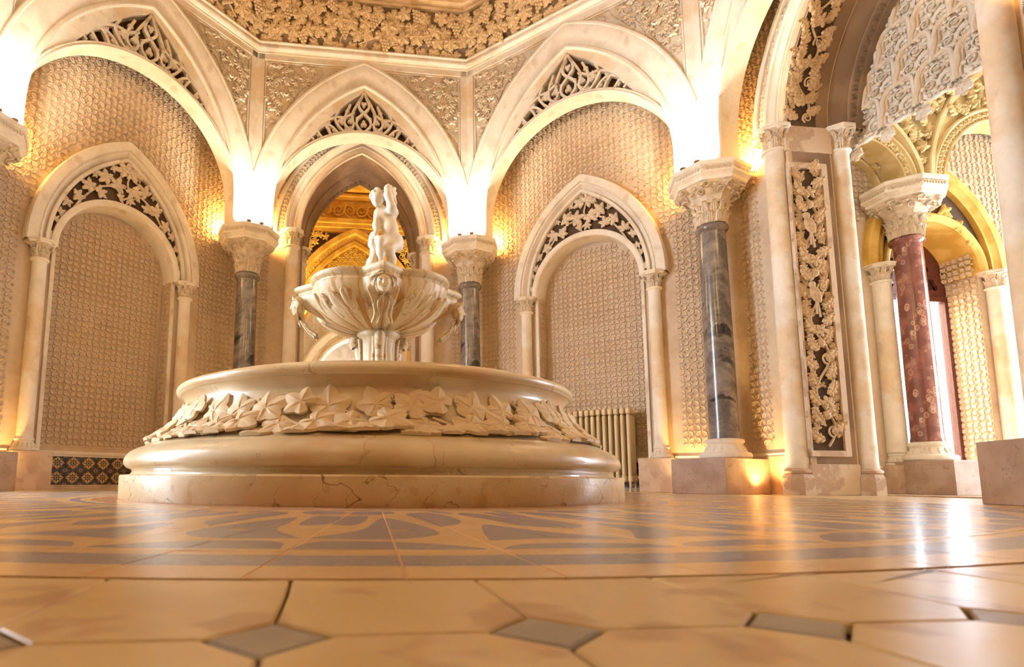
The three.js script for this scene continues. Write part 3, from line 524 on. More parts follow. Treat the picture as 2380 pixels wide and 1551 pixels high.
// ================================================================ columns
function acanthusTier(parent, n, r, y0, h, w, lean, mat, turn = 0, name = 'acanthus_leaf') {
  const g = grid(6, 10, (u, v) => { const s = (u - .5) * 2, ww = w * (.62 + .38 * Math.abs(Math.cos(v * 9.4))) * (1 - .45 * v * v * v), out = lean * v * v + (v > .82 ? lean * 2.2 * (v - .82) : 0) - (Math.abs(s) > .9 ? .012 : 0) + .010 * Math.cos(s * 9) * (1 - v); return [s * ww, h * (v > .9 ? .9 - (v - .9) * .9 : v), out]; });
  const q = crease(g, .9);
  for (let i = 0; i < n; i++) { const a = turn + i * 2 * Math.PI / n, o = new THREE.Mesh(q, mat); o.name = name; o.position.set(r * Math.sin(a), y0, r * Math.cos(a)); o.rotation.y = a; o.castShadow = o.receiveShadow = true; parent.add(o); }
}
const G_COL = (() => {
  const o = {};
  o.pedestal = merge([box(-.30, .30, 0, .365, -.42, .5, .006)]);
  o.base = lathe([[.20, .365], [.235, .368], [.252, .385], [.254, .41], [.24, .432], [.212, .438], [.206, .45], [.192, .47], [.176, .505], [.170, .525], [.172, .53], [.183, .535], [.19, .55], [.186, .57], [.170, .58], [.15, .585]], 40);
  o.baseLeaf = (() => { const g = oakLeaf(0, 3, .30, .1); g.scale(.06, .075, .07); return g; })();
  o.shaft = lathe([[.156, .585], [.155, .61], [.148, .64], [.1465, 1.4], [.142, 2.2], [.137, 2.88], [.138, 2.90]], 48);
  o.neck = lathe([[.138, 2.895], [.150, 2.905], [.166, 2.925], [.170, 2.945], [.164, 2.965], [.150, 2.975], [.148, 2.99]], 40);
  o.bell = lathe([[.148, 2.985], [.152, 3.0], [.155, 3.06], [.157, 3.15], [.162, 3.23]], 32);
  o.flare = polyLathe([[.165, 3.20], [.178, 3.24], [.20, 3.28], [.245, 3.325], [.30, 3.365], [.345, 3.40]], 8);
  o.abacus = polyLathe([[.30, 3.385], [.345, 3.39], [.355, 3.41], [.352, 3.425], [.375, 3.445], [.388, 3.452], [.390, 3.475], [.382, 3.478], [.382, 3.532], [.390, 3.535], [.398, 3.545], [.398, 3.582], [.392, 3.587], [.001, 3.587]], 8);
  return o;
})();
const scrollBand = (parent, mat, y, ap, n = 8) => {           // carved band on the abacus
  const ms = []; for (let f = 0; f < 8; f++) { const a = f * Math.PI / 4; for (let i = 0; i < n; i++) { const t = ((i + .5) / n - .5) * 2 * ap * T8 * .9; ms.push(new THREE.Matrix4().makeRotationY(a).multiply(mtx(t, y, ap, 0, 0, (i % 2 ? 1 : -1) * .9, .030, .034, .04))); } }
  return instanced('carved_band', CLOVER, mat, ms, parent);
};
const columnLabel = ['capital and column cut by the left edge of the picture', 'grey marble column left of the fountain statue, behind the basin', 'grey marble column right of the fountain statue, behind the basin', 'tall dark-streaked grey marble column standing clear right of the fountain on its mauve block', 'nearest column at the right edge, its mauve stone block at lower right', 'column near right of the camera', 'column near left of the camera', 'column beyond the left edge'];
function buildColumn(label, k, t, n, shaftMat, s = 1) {
  const c = thing('column', label, 'column', k, t, 0, n, 'columns of the hall');
  const cap = M.carved;
  part('pedestal', G_COL.pedestal, M.pedestal, c, false); const b = part('base', G_COL.base, M.plaster, c, false);
  for (let i = 0; i < 16; i++) { const a = i * Math.PI / 8, o = new THREE.Mesh(G_COL.baseLeaf, M.plaster); o.name = 'base_leaf'; o.position.set(.205 * Math.sin(a), .445, .205 * Math.cos(a)); o.rotation.set(-.42, a, 0, 'YXZ'); o.castShadow = o.receiveShadow = true; b.add(o); }
  part('shaft', G_COL.shaft, shaftMat, c, false); part('neck_ring', G_COL.neck, shaftMat, c, false);
  const bell = part('capital', G_COL.bell, cap, c, false);
  acanthusTier(bell, 12, .160, 2.985, .135, .036, .036, cap); acanthusTier(bell, 12, .162, 3.085, .15, .040, .052, cap, Math.PI / 12);
  const fl = part('capital_flare', G_COL.flare, cap, c, false);
  const ms = []; for (let f = 0; f < 8; f++) for (const [x, v, sc, q] of [[-.055, .3, .085, 0], [.055, .3, .085, 1], [-.085, .72, .09, 1], [.085, .72, .09, 0], [0, .60, .07, 0]]) { const ap = lerp(.205, .33, v) + .004, y = lerp(3.285, 3.392, v); ms.push(new THREE.Matrix4().makeRotationY(f * Math.PI / 4).multiply(mtx(x * (1 + v * .3), y, ap, .85, 0, q ? 0 : Math.PI, q ? sc : -sc, sc, sc * 1.9))); }
  instanced('carved_scrolls', SCROLL, cap, ms.map((m) => (m.determinant() < 0 ? m.multiply(new THREE.Matrix4().makeScale(-1, 1, 1)) : m)), fl);
  const ab = part('abacus', G_COL.abacus, M.plaster, c, false); scrollBand(ab, cap, 3.505, .382);
  return c;
}
const columns = [];
{
  const first = buildColumn(columnLabel[3], 2.5, 0, R_COL, M.greyMarble);
  for (let i = 0; i < 8; i++) { if (i === 3) { columns[3] = first; continue; } columns[i] = copyOf(first, columnLabel[i], i - .5, 0, 0, R_COL); }
}
// uplights standing on the capitals, and the sunk lights behind the pedestals
const G_LAMP = { can: lathe([[.001, 0], [.028, 0], [.028, .038], [.034, .04], [.034, .05], [.024, .05], [.022, .036], [.001, .036]], 20), glass: lathe([[.001, .0385], [.021, .0385], [.021, .041], [.001, .042]], 16) };
function uplight(k, t, y, n, label, color, power, tilt, group, cone = 1.25) {
  const g = thing('uplight', label, 'lamp', k, t, y, n, group);
  part('lamp_can', G_LAMP.can, M.brass, g, false); part('lamp_glass', G_LAMP.glass, M.lamp, g, false);
  if (!tilt) { const b = new THREE.PointLight(color, power, 0, 2); b.position.set(0, .075, 0); b.castShadow = true; b.shadow.radius = 1.5; b.name = 'lamp_light'; g.add(b); return g; }
  const l = new THREE.SpotLight(color, power, 0, cone, 1, 2); l.position.set(0, .06, 0); l.target.position.set(tilt[0], 1, tilt[1]); l.castShadow = true; l.shadow.radius = 1.5; l.name = 'lamp_light'; g.add(l, l.target); l.target.name = 'lamp_aim';
  return g;
}
const sideName = (i) => ['far-left', 'left grey', 'right grey', 'tall dark grey', 'top-right', 'near right', 'near left', 'hidden left'][i];
for (let i = 0; i < 8; i++) {
  for (const s of [-1, 1]) uplight(i - .5, s * .085, 3.587, R_COL - .33, `small lamp on the ${sideName(i)} column's capital, ${s < 0 ? 'left' : 'right'} of its pair`, i < 4 ? UP_WARM : NEAR_WARM, i < 4 ? UP_I : i === 5 || i === 6 ? UP_I * 2.8 : UP_I * 1.2, [0, -.55], 'uplights on the capitals');
  for (const s of [-1, 1]) uplight(i - .5, s * .30, 3.587, R_COL + .16, `hidden lamp behind the pier on the ${sideName(i)} capital, ${s < 0 ? 'left' : 'right'} side`, FLOOR_WARM, UP_I * .2, null, 'uplights behind the piers');
}
for (const [i, s] of [[0, 1], [1, -1], [2, 1], [3, -1], [3, 1], [1, 1], [2, -1], [4, -1]]) {
  const g = uplight(i - .5, s * .42, -.045, R_COL - .02, `floor light sunk beside the pedestal of the ${sideName(i)} column, on its ${s < 0 ? 'left' : 'right'}`, FLOOR_WARM, FLOOR_I, [0, -.12], 'sunk floor lights', 1.1);
}
// ================================================================ FOUNTAIN
function fieldMesh(res, cx, cy, cz, half, fn, mat) {          // surface of fn = 0 (fn < 0 inside) on a cube grid
  const mc = new MarchingCubes(res, mat, false, false, 400000); mc.isolation = 0; const h = res / 2;
  for (let z = 0; z < res; z++) for (let y = 0; y < res; y++) for (let x = 0; x < res; x++) mc.field[x + y * res + z * res * res] = -fn(cx + (x - h) / h * half, cy + (y - h) / h * half, cz + (z - h) / h * half);
  mc.update(); const n = mc.count, P = new Float32Array(n * 3), Nn = new Float32Array(n * 3);
  for (let i = 0; i < n; i++) { P[i * 3] = cx + mc.positionArray[i * 3] * half; P[i * 3 + 1] = cy + mc.positionArray[i * 3 + 1] * half; P[i * 3 + 2] = cz + mc.positionArray[i * 3 + 2] * half; }
  let g = new THREE.BufferGeometry(); g.setAttribute('position', new THREE.BufferAttribute(P, 3)); g = mergeVertices(g, 1e-5); g.computeVertexNormals(); g.setAttribute('uv', new THREE.Float32BufferAttribute(new Float32Array(g.attributes.position.count * 2), 2));
  const nn = non(g); const N2 = nn.attributes.normal; const out = boxUV(nn); out.setAttribute('normal', N2); return out;
}
const capsule = (a, b, ra, rb) => { const A = V(...a), D = V(...b).sub(A), L = D.lengthSq(); return (x, y, z) => { const px = x - A.x, py = y - A.y, pz = z - A.z, t = clamp((px * D.x + py * D.y + pz * D.z) / (L || 1)); return Math.hypot(px - D.x * t, py - D.y * t, pz - D.z * t) - lerp(ra, rb, t); }; };
const ellips = (c, r, rx = 0, ry = 0, rz = 0) => { const q = new THREE.Quaternion().setFromEuler(new THREE.Euler(rx, ry, rz)).invert(), m = Math.min(...r), p = V(); return (x, y, z) => { p.set(x - c[0], y - c[1], z - c[2]).applyQuaternion(q); const k = Math.hypot(p.x / r[0], p.y / r[1], p.z / r[2]); return (k - 1) * m * (k > 1 ? 1.1 : 1); }; };
const smin = (a, b, k) => { const h = Math.max(k - Math.abs(a - b), 0) / k; return Math.min(a, b) - h * h * k * .25; };
const blend = (list, k) => (x, y, z) => { let d = 9; for (const f of list) d = smin(d, f(x, y, z), k); return d; };
const carve = (f, list, k) => (x, y, z) => { let d = f(x, y, z); for (const g of list) { const e = -g(x, y, z); const h = Math.max(k - Math.abs(d - e), 0) / k; d = Math.max(d, e) + h * h * k * .25; } return d; };

const fountain = new THREE.Group(); fountain.name = numbered('fountain'); scene.add(fountain);
tag(fountain, 'big round cream limestone fountain carved with ivy, carrying a stained marble bowl', 'fountain');
const CONE = [[1.530, .322], [1.49, .336], [1.445, .364], [1.395, .412], [1.350, .470], [1.318, .530], [1.302, .578]];
{
  const f = fountain;
  part('plinth', lathe([[.9, 0], [1.656, 0], [1.660, .006], [1.662, .132], [1.655, .140], [1.60, .142]], 128), M.plinthstone, f);
  part('scotia', lathe([[1.605, .138], [1.600, .150], [1.594, .160], [1.598, .174], [1.610, .178]], 128), M.limestone, f);
  part('torus', lathe([[1.56, .172], [1.60, .174], [1.628, .184], [1.643, .204], [1.645, .224], [1.636, .250], [1.614, .276], [1.580, .296], [1.545, .308], [1.538, .313], [1.532, .319], [1.525, .324], [1.45, .325]], 128, 1.2), M.limestone, f);
  part('drum', lathe([...CONE, [1.300, .585], [1.303, .600], [1.316, .622], [1.336, .642], [1.342, .645]], 128, 1.0), M.limestone, f);
  part('rim', lathe([[1.338, .642], [1.346, .644], [1.349, .650], [1.360, .655], [1.367, .668], [1.367, .680], [1.358, .694], [1.340, .703], [1.30, .708], [1.268, .709], [1.264, .714], [1.262, .724], [1.255, .729], [1.20, .730], [1.17, .722], [1.15, .69], [1.13, .50], [.001, .49]], 128, .8), M.limestone, f);
  // ivy wreath carved on the drum, every leaf bent to the stone
  const L = [0]; for (let i = 1; i < CONE.length; i++) L.push(L[i - 1] + Math.hypot(CONE[i][0] - CONE[i - 1][0], CONE[i][1] - CONE[i - 1][1]));
  const LEN = L[L.length - 1], onCone = (s) => { let i = 1; s = clamp(s, 0, LEN); while (i < L.length - 1 && L[i] < s) i++; const t = (s - L[i - 1]) / (L[i] - L[i - 1]), r = lerp(CONE[i - 1][0], CONE[i][0], t), y = lerp(CONE[i - 1][1], CONE[i][1], t), dr = CONE[i][0] - CONE[i - 1][0], dy = CONE[i][1] - CONE[i - 1][1], d = Math.hypot(dr, dy); return [r, y, dy / d, -dr / d]; };
  const wrap = (g, a0, s0, spin, sc, lift) => {
    const q = g.clone(); q.applyMatrix4(new THREE.Matrix4().makeRotationZ(spin).multiply(new THREE.Matrix4().makeScale(sc, sc, sc))); const p = q.attributes.position;
    for (let i = 0; i < p.count; i++) { const s = s0 + p.getY(i), [r, y, nr, ny] = onCone(s), a = a0 + p.getX(i) / 1.4, h = p.getZ(i) + lift + Math.max(0, s - LEN) * .3; const R = r + nr * h, Y = y + ny * h + Math.max(0, s - LEN) * .9; p.setXYZ(i, R * Math.sin(a), Y, R * Math.cos(a)); }
    return crease(mergeVertices((() => { const z = q.clone(); z.deleteAttribute('normal'); z.deleteAttribute('uv'); return z; })(), 1e-5), 1.1);
  };
  seed = 41; const SEC = 2 * Math.PI / 12, variants = [];
  for (let v = 0; v < 2; v++) {
    const list = []; const spec = [[.03, .245, .108, .3], [.155, .225, .116, -.9], [.285, .25, .108, .7], [.41, .225, .118, -.3], [-.03, .105, .110, 1.9], [.09, .115, .118, -1.8], [.22, .10, .112, 2.7], [.35, .115, .116, -2.4], [.02, .025, .08, 1.5], [.16, .02, .085, 2.2], [.29, .025, .08, -1.4], [.43, .02, .085, 1.2]];
    for (const [a, s, sz, sp] of spec) list.push(wrap(IVY, a + rr(-.02, .02), s + rr(-.012, .012), sp + rr(-.5, .5), sz * rr(1.02, 1.16), .004 + .011 * (list.length % 3)));
    const stems = [];
    for (const [a0, s0, a1, s1, w] of [[-.02, .05, .28, .19, .05], [.24, .16, .54, .05, -.05], [.1, .2, .3, .05, .03], [.34, .28, .5, .16, .02]]) { const pts = []; for (let i = 0; i <= 8; i++) { const t = i / 8, s = lerp(s0, s1, t) + w * Math.sin(t * Math.PI), a = lerp(a0, a1, t), [r, y, nr, ny] = onCone(s); pts.push([(r + nr * .012) * Math.sin(a), y + ny * .012, (r + nr * .012) * Math.cos(a)]); } stems.push(tube(pts, .011, 20, 6, (t) => 1.1 - .5 * t)); }
    const berries = []; for (let b = 0; b < 2; b++) for (let i = 0; i < 6; i++) { const a = .12 + b * .28 + .018 * Math.cos(i), s = .29 - b * .12 + .018 * Math.sin(i), [r, y, nr, ny] = onCone(s), g = new THREE.SphereGeometry(.011, 8, 6); g.translate((r + nr * .014) * Math.sin(a), y + ny * .014, (r + nr * .014) * Math.cos(a)); berries.push(g); }
    variants.push([list, merge(stems), merge(berries)]);
  }
  const drum = f.children.find((c) => c.name === 'drum');
  for (let i = 0; i < 12; i++) { const [list, st, be] = variants[i % 2]; const add = (n, g) => { const o = new THREE.Mesh(g, M.carvedLime); o.name = n; o.rotation.y = i * SEC; o.castShadow = o.receiveShadow = true; drum.add(o); }; list.forEach((g) => add('ivy_leaf', g)); add('ivy_stem', st); add('berry_cluster', be); }
  // stem of the upper bowl with four scrolled brackets
  const stem = part('stem', lathe([[.24, .49], [.25, .52], [.24, .56], [.17, .62], [.138, .72], [.130, .90], [.128, 1.06], [.132, 1.13], [.150, 1.15], [.160, 1.165], [.160, 1.195], [.150, 1.21], [.136, 1.215], [.13, 1.25]], 40), M.bowl, f);
  stem.rotation.y = .096;
  const brk = merge([tube([[0, .60, .20], [0, .70, .175], [0, .86, .148], [0, 1.0, .135], [0, 1.10, .15], [0, 1.15, .165], [0, 1.12, .185], [0, 1.09, .165]], .034, 40, 8, (t) => .7 + .5 * t), tube([[-.04, .60, .18], [-.05, .85, .135], [-.035, 1.06, .13], [-.04, 1.14, .14]], .018, 20, 6), tube([[.04, .60, .18], [.05, .85, .135], [.035, 1.06, .13], [.04, 1.14, .14]], .018, 20, 6)]);
  for (let i = 0; i < 4; i++) { const o = new THREE.Mesh(brk, M.bowl); o.name = 'scroll_bracket'; o.rotation.y = i * HP; o.castShadow = o.receiveShadow = true; stem.add(o); }
  // quatrefoil bowl: four lobes with a masked corner between each two
  const TURN = .096;
  const rim = (a) => { const d = Math.abs(Math.atan2(Math.sin(a * 4), Math.cos(a * 4)) / 4), D = d;  // angle from the nearest corner
    const lobe = .262 * Math.cos(D - Math.PI / 4) + Math.sqrt(Math.max(0, .30 * .30 - Math.pow(.262 * Math.sin(D - Math.PI / 4), 2)));
    const corner = D < .6 ? .625 / (Math.cos(D) + 1.07 * Math.sin(D)) : 0; return [Math.max(lobe, Math.min(corner, .615)), lobe]; };
  const prof = [[.0, 1.178], [.22, 1.182], [.40, 1.196], [.58, 1.222], [.74, 1.262], [.86, 1.312], [.935, 1.37], [.975, 1.42], [.985, 1.45], [.965, 1.463], [.965, 1.475], [.99, 1.482], [1.015, 1.495], [1.02, 1.51], [1.005, 1.522], [.97, 1.525], [.93, 1.515], [.90, 1.46], [.80, 1.36], [.5, 1.27], [.001, 1.25]];
  const NB_ = 160; const bowlFn = (u, v) => { const j = Math.round(v * (prof.length - 1)), a = u * 2 * Math.PI, [rc, rl] = rim(a), k = sm(1.20, 1.40, prof[j][1]), r = lerp(rl * .98, rc, k) * prof[j][0]; return [r * Math.sin(a), prof[j][1], r * Math.cos(a), a * .5, prof[j][1] * 1.6 + j * .01]; };
  const bowl = part('bowl', crease(grid(NB_, prof.length - 1, bowlFn), .7), M.bowl, f); bowl.rotation.y = TURN;
  // acanthus lobes rising from under the bowl, and the ribbon of each corner
  const surf = (a, y) => { let j = 1; while (j < 12 && prof[j][1] < y) j++; const t = clamp((y - prof[j - 1][1]) / (prof[j][1] - prof[j - 1][1])), q = lerp(prof[j - 1][0], prof[j][0], t), [rc, rl] = rim(a), r = lerp(rl * .98, rc, sm(1.20, 1.40, y)) * q; return [r, y]; };
  const lobeGeo = (a0, a1, y1, w, hgt) => grid(8, 14, (u, v) => { const s = (u - .5) * 2, y = lerp(1.190, y1, v * v * .9 + .1 * v), a = lerp(a0, a1, v), ww = w * (.30 + .70 * sm(.05, .65, v)) * Math.sqrt(Math.max(0, 1 - Math.pow(Math.max(0, v - .66) / .341, 2))), aa = a + s * ww, [r] = surf(aa, y), h = hgt * (1 - Math.pow(Math.abs(s), 3)) * (.4 + .6 * v) + .004 - (Math.abs(s) > .99 || v > .99 ? .012 : 0) - .35 * hgt * Math.exp(-s * s * 18); return [(r + h) * Math.sin(aa), y - h * .25, (r + h) * Math.cos(aa), aa * .5, y]; });
  for (let c = 0; c < 4; c++) for (const s of [-1, 1]) for (const [a0, a1, y1, w, h] of [[.08, .20, 1.285, .13, .022], [.20, .36, 1.335, .13, .024], [.34, .52, 1.40, .12, .026], [.52, .70, 1.375, .13, .024], [.44, .62, 1.30, .15, .022], [.30, .40, 1.255, .15, .018], [.66, .78, 1.30, .13, .020]]) { const o = new THREE.Mesh(crease(lobeGeo(c * HP + s * a0, c * HP + s * a1, y1, w, h), 1), M.bowl); o.name = 'acanthus_lobe'; o.castShadow = o.receiveShadow = true; bowl.add(o); }
  const mask = (() => {
    const head = blend([ellips([0, 0, 0], [.050, .070, .050]), ellips([0, -.034, .012], [.034, .036, .036]), ellips([0, .026, -.004], [.050, .044, .046]), capsule([0, .016, .046], [0, -.014, .059], .0055, .0085), ellips([-.022, -.020, .034], [.016, .015, .012]), ellips([.022, -.020, .034], [.016, .015, .012]), ellips([0, -.037, .046], [.014, .0045, .006]), ellips([0, -.044, .044], [.012, .005, .006]), ellips([0, -.062, .036], [.013, .010, .010]), capsule([-.030, .016, .042], [-.008, .018, .048], .005, .004), capsule([.030, .016, .042], [.008, .018, .048], .005, .004)], .012);
    const eyes = [ellips([-.020, .006, .053], [.011, .007, .009]), ellips([.020, .006, .053], [.011, .007, .009]), ellips([0, -.0405, .054], [.012, .0015, .005])];
    const ball = [ellips([-.020, .005, .042], [.010, .0075, .008]), ellips([.020, .005, .042], [.010, .0075, .008])];
    const face = carve(head, eyes, .006); return fieldMesh(52, 0, -.005, .005, .085, (x, y, z) => smin(face(x, y, z), Math.min(ball[0](x, y, z), ball[1](x, y, z)), .002), M.bowl);
  })();
  const hairs = []; for (const s of [-1, 1]) for (let i = 0; i < 6; i++) { const o = i * .008; hairs.push(tube([[s * .004, .070 - i * .004, .030 + i * .002], [s * (.030 + o), .060 - i * .006, .034 - i * .002], [s * (.052 + o * .7), .024, .020 - i * .003], [s * (.062 + o * .5), -.014, .010 - i * .004], [s * (.056 + o), -.050, .006], [s * (.044 + o * .6), -.082 - o, .010], [s * (.030 + o), -.105 - o, .002]], .0085, 26, 6, (t) => 1.1 - .4 * t + .22 * Math.sin(t * 26 + i))); }
  const hair = merge(hairs), ribbon = merge([-1, 1].flatMap((s) => [tube([[s * .028, -.07, .0], [s * .055, -.13, -.03], [s * .045, -.19, -.06], [s * .062, -.245, -.115]], .013, 24, 6), tube([[s * .012, -.085, .012], [s * .03, -.14, -.02], [s * .012, -.20, -.055], [s * .03, -.25, -.10]], .010, 20, 6)]));
  for (let c = 0; c < 4; c++) {
    const m = new THREE.Mesh(mask, M.bowl); m.name = 'mask'; const a = c * HP; m.position.set(.588 * Math.sin(a), 1.385, .588 * Math.cos(a)); m.rotation.set(.10, a, 0, 'YXZ'); m.castShadow = m.receiveShadow = true; m.userData.label = 'carved woman\u2019s face under the bowl\u2019s corner'; bowl.add(m);
    for (const [n, g] of [['mask_hair', hair], ['ribbon', ribbon]]) { const o = new THREE.Mesh(g, M.bowl); o.name = n; o.position.copy(m.position); o.rotation.copy(m.rotation); o.castShadow = o.receiveShadow = true; bowl.add(o); }
  }
}
// ---------------------------------------------------------------- the marble child on the bowl
{
  const statue = new THREE.Group(); statue.name = numbered('statue'); statue.position.set(0, 1.25, 0); scene.add(statue);
  tag(statue, 'white marble statue of a child with raised arm standing on the fountain bowl', 'statue');
  const S = (x, y, z) => [x, y, z];
  const body = [
    capsule(S(.012, 2.165, .015), S(.040, 2.125, .010), .030, .046), ellips(S(.048, 2.100, .008), [.072, .062, .050], 0, .15, -.15), ellips(S(.074, 2.020, .012), [.064, .070, .054], 0, 0, .12), ellips(S(.080, 1.985, .030), [.056, .052, .046]), ellips(S(.104, 1.925, -.004), [.070, .058, .060]), ellips(S(.128, 1.890, -.030), [.052, .050, .052]), ellips(S(.082, 1.900, -.032), [.048, .048, .050]),
    capsule(S(-.012, 2.128, .010), S(-.024, 2.020, .036), .036, .027), capsule(S(-.024, 2.020, .036), S(-.022, 1.945, .066), .027, .019), ellips(S(-.030, 1.920, .072), [.019, .022, .020]),
    capsule(S(.104, 2.140, .004), S(.090, 2.138, .085), .038, .030), capsule(S(.090, 2.138, .085), S(.064, 2.235, .092), .034, .028), capsule(S(.064, 2.235, .092), S(.058, 2.278, .082), .028, .024), ellips(S(.060, 2.298, .072), [.027, .026, .030]),
    capsule(S(.074, 1.925, .012), S(.012, 1.872, .092), .050, .036), capsule(S(.012, 1.872, .092), S(.012, 1.800, .070), .036, .032), capsule(S(.012, 1.800, .070), S(.016, 1.705, .050), .033, .020), ellips(S(.012, 1.676, .075), [.024, .016, .046]),
    capsule(S(.122, 1.905, -.006), S(.078, 1.828, .062), .050, .036), capsule(S(.078, 1.828, .062), S(.094, 1.760, .020), .035, .031), capsule(S(.094, 1.760, .020), S(.104, 1.700, -.010), .032, .020), ellips(S(.100, 1.676, .014), [.024, .016, .044]),
  ];
  const fingers = [];
  for (let i = 0; i < 4; i++) { const o = (i - 1.5) * .0105; fingers.push(capsule(S(-.032 + o, 1.905, .080), S(-.036 + o, 1.885, .092), .0058, .0052), capsule(S(-.036 + o, 1.885, .092), S(-.038 + o, 1.868, .084), .0052, .0046)); fingers.push(capsule(S(.070, 2.304 + o * .4, .062 + o), S(.088, 2.312 + o * .4, .052 + o), .0058, .0052), capsule(S(.088, 2.312 + o * .4, .052 + o), S(.092, 2.292 + o * .4, .046 + o), .0052, .0046)); }
  fingers.push(capsule(S(-.016, 1.925, .084), S(-.008, 1.905, .094), .006, .005), capsule(S(.058, 2.310, .094), S(.066, 2.322, .088), .006, .005));
  const headC = S(-.016, 2.232, .040);
  const q = new THREE.Quaternion().setFromEuler(new THREE.Euler(.42, -.30, .10)), toHead = (x, y, z) => V(x - headC[0], y - headC[1], z - headC[2]).applyQuaternion(q.clone().invert());
  const skull = [ellips(S(0, .008, -.004), [.050, .056, .056]), ellips(S(0, -.030, .016), [.036, .034, .036]), ellips(S(-.022, -.026, .030), [.017, .016, .015]), ellips(S(.022, -.026, .030), [.017, .016, .015]), ellips(S(0, -.014, .056), [.0075, .012, .010]), ellips(S(0, -.040, .048), [.012, .0055, .006]), ellips(S(0, -.056, .038), [.013, .010, .011]), ellips(S(-.050, -.008, -.004), [.007, .016, .011]), ellips(S(.050, -.008, -.004), [.007, .016, .011])];
  const curls = []; let sd = seed; seed = 11; for (let i = 0; i < 46; i++) { const a = rr(0, 6.283), b = rr(.1, 1.75), y = Math.cos(b), r = Math.sin(b); if (Math.sin(a) * r > .55 && y < .62) continue; curls.push(ellips(S(.052 * r * Math.cos(a), .010 + .058 * y, -.004 + .057 * r * Math.sin(a)), [.012, .009, .012], a, b, 0)); } seed = sd;
  const eyes = [ellips(S(-.019, -.006, .052), [.011, .006, .008]), ellips(S(.019, -.006, .052), [.011, .006, .008])];
  const headF = carve(blend([...skull, ...curls], .010), eyes, .006), headAll = (x, y, z) => { const p = toHead(x, y, z); return headF(p.x, p.y, p.z); };
  const limbs = blend(body, .026), hands = blend(fingers, .006);
  const bg = fieldMesh(112, .045, 1.995, .02, .36, (x, y, z) => smin(limbs(x, y, z), hands(x, y, z), .008), M.marble);
  const hg = fieldMesh(60, headC[0], headC[1], headC[2], .085, (x, y, z) => { const d = Math.hypot(x - headC[0], y - headC[1], z - headC[2]); return d > .084 ? .02 : headAll(x, y, z); }, M.marble);
  const g = merge([bg, hg]); g.translate(0, -1.25, 0); part('body', g, M.marble, statue);
  const cloth = blend([capsule(S(-.042, 1.935, .050), S(-.046, 1.870, .050), .030, .034), capsule(S(-.046, 1.87, .05), S(-.036, 1.80, .045), .032, .028), capsule(S(-.03, 1.80, .05), S(-.050, 1.70, .03), .034, .046), capsule(S(-.060, 1.92, .055), S(-.064, 1.86, .052), .016, .014), capsule(S(-.05, 1.72, .03), S(-.05, 1.62, .02), .05, .06)], .018);
  const lump = blend([capsule(S(.080, 2.300, .030), S(.092, 2.215, -.010), .032, .034), ...[0, 1, 2, 3, 4].map((i) => ellips(S(.104 + .006 * Math.sin(i * 2), 2.32 - i * .026, .012 + .010 * Math.cos(i * 3)), [.020, .014, .024]))], .010);
  const cg = fieldMesh(60, -.04, 1.79, .04, .19, cloth, M.marble); cg.translate(0, -1.25, 0); part('tree_stump', cg, M.marble, statue);
  const lg = fieldMesh(44, .09, 2.27, .01, .10, lump, M.marble); lg.translate(0, -1.25, 0); part('held_shell', lg, M.marble, statue);
  const rk = blend([ellips(S(.05, 1.56, .02), [.20, .10, .17]), ellips(S(.0, 1.62, .05), [.12, .05, .10]), ellips(S(.10, 1.62, .0), [.11, .05, .10]), capsule(S(.04, 1.25, .0), S(.04, 1.52, .01), .13, .14)], .05);
  const rg = fieldMesh(56, .04, 1.45, .02, .28, (x, y, z) => Math.max(rk(x, y, z) + .006 * Math.sin(x * 60) * Math.sin(y * 50 + z * 40), 1.255 - y), M.marble); rg.translate(0, -1.25, 0); part('rock_base', rg, M.marble, statue);
}

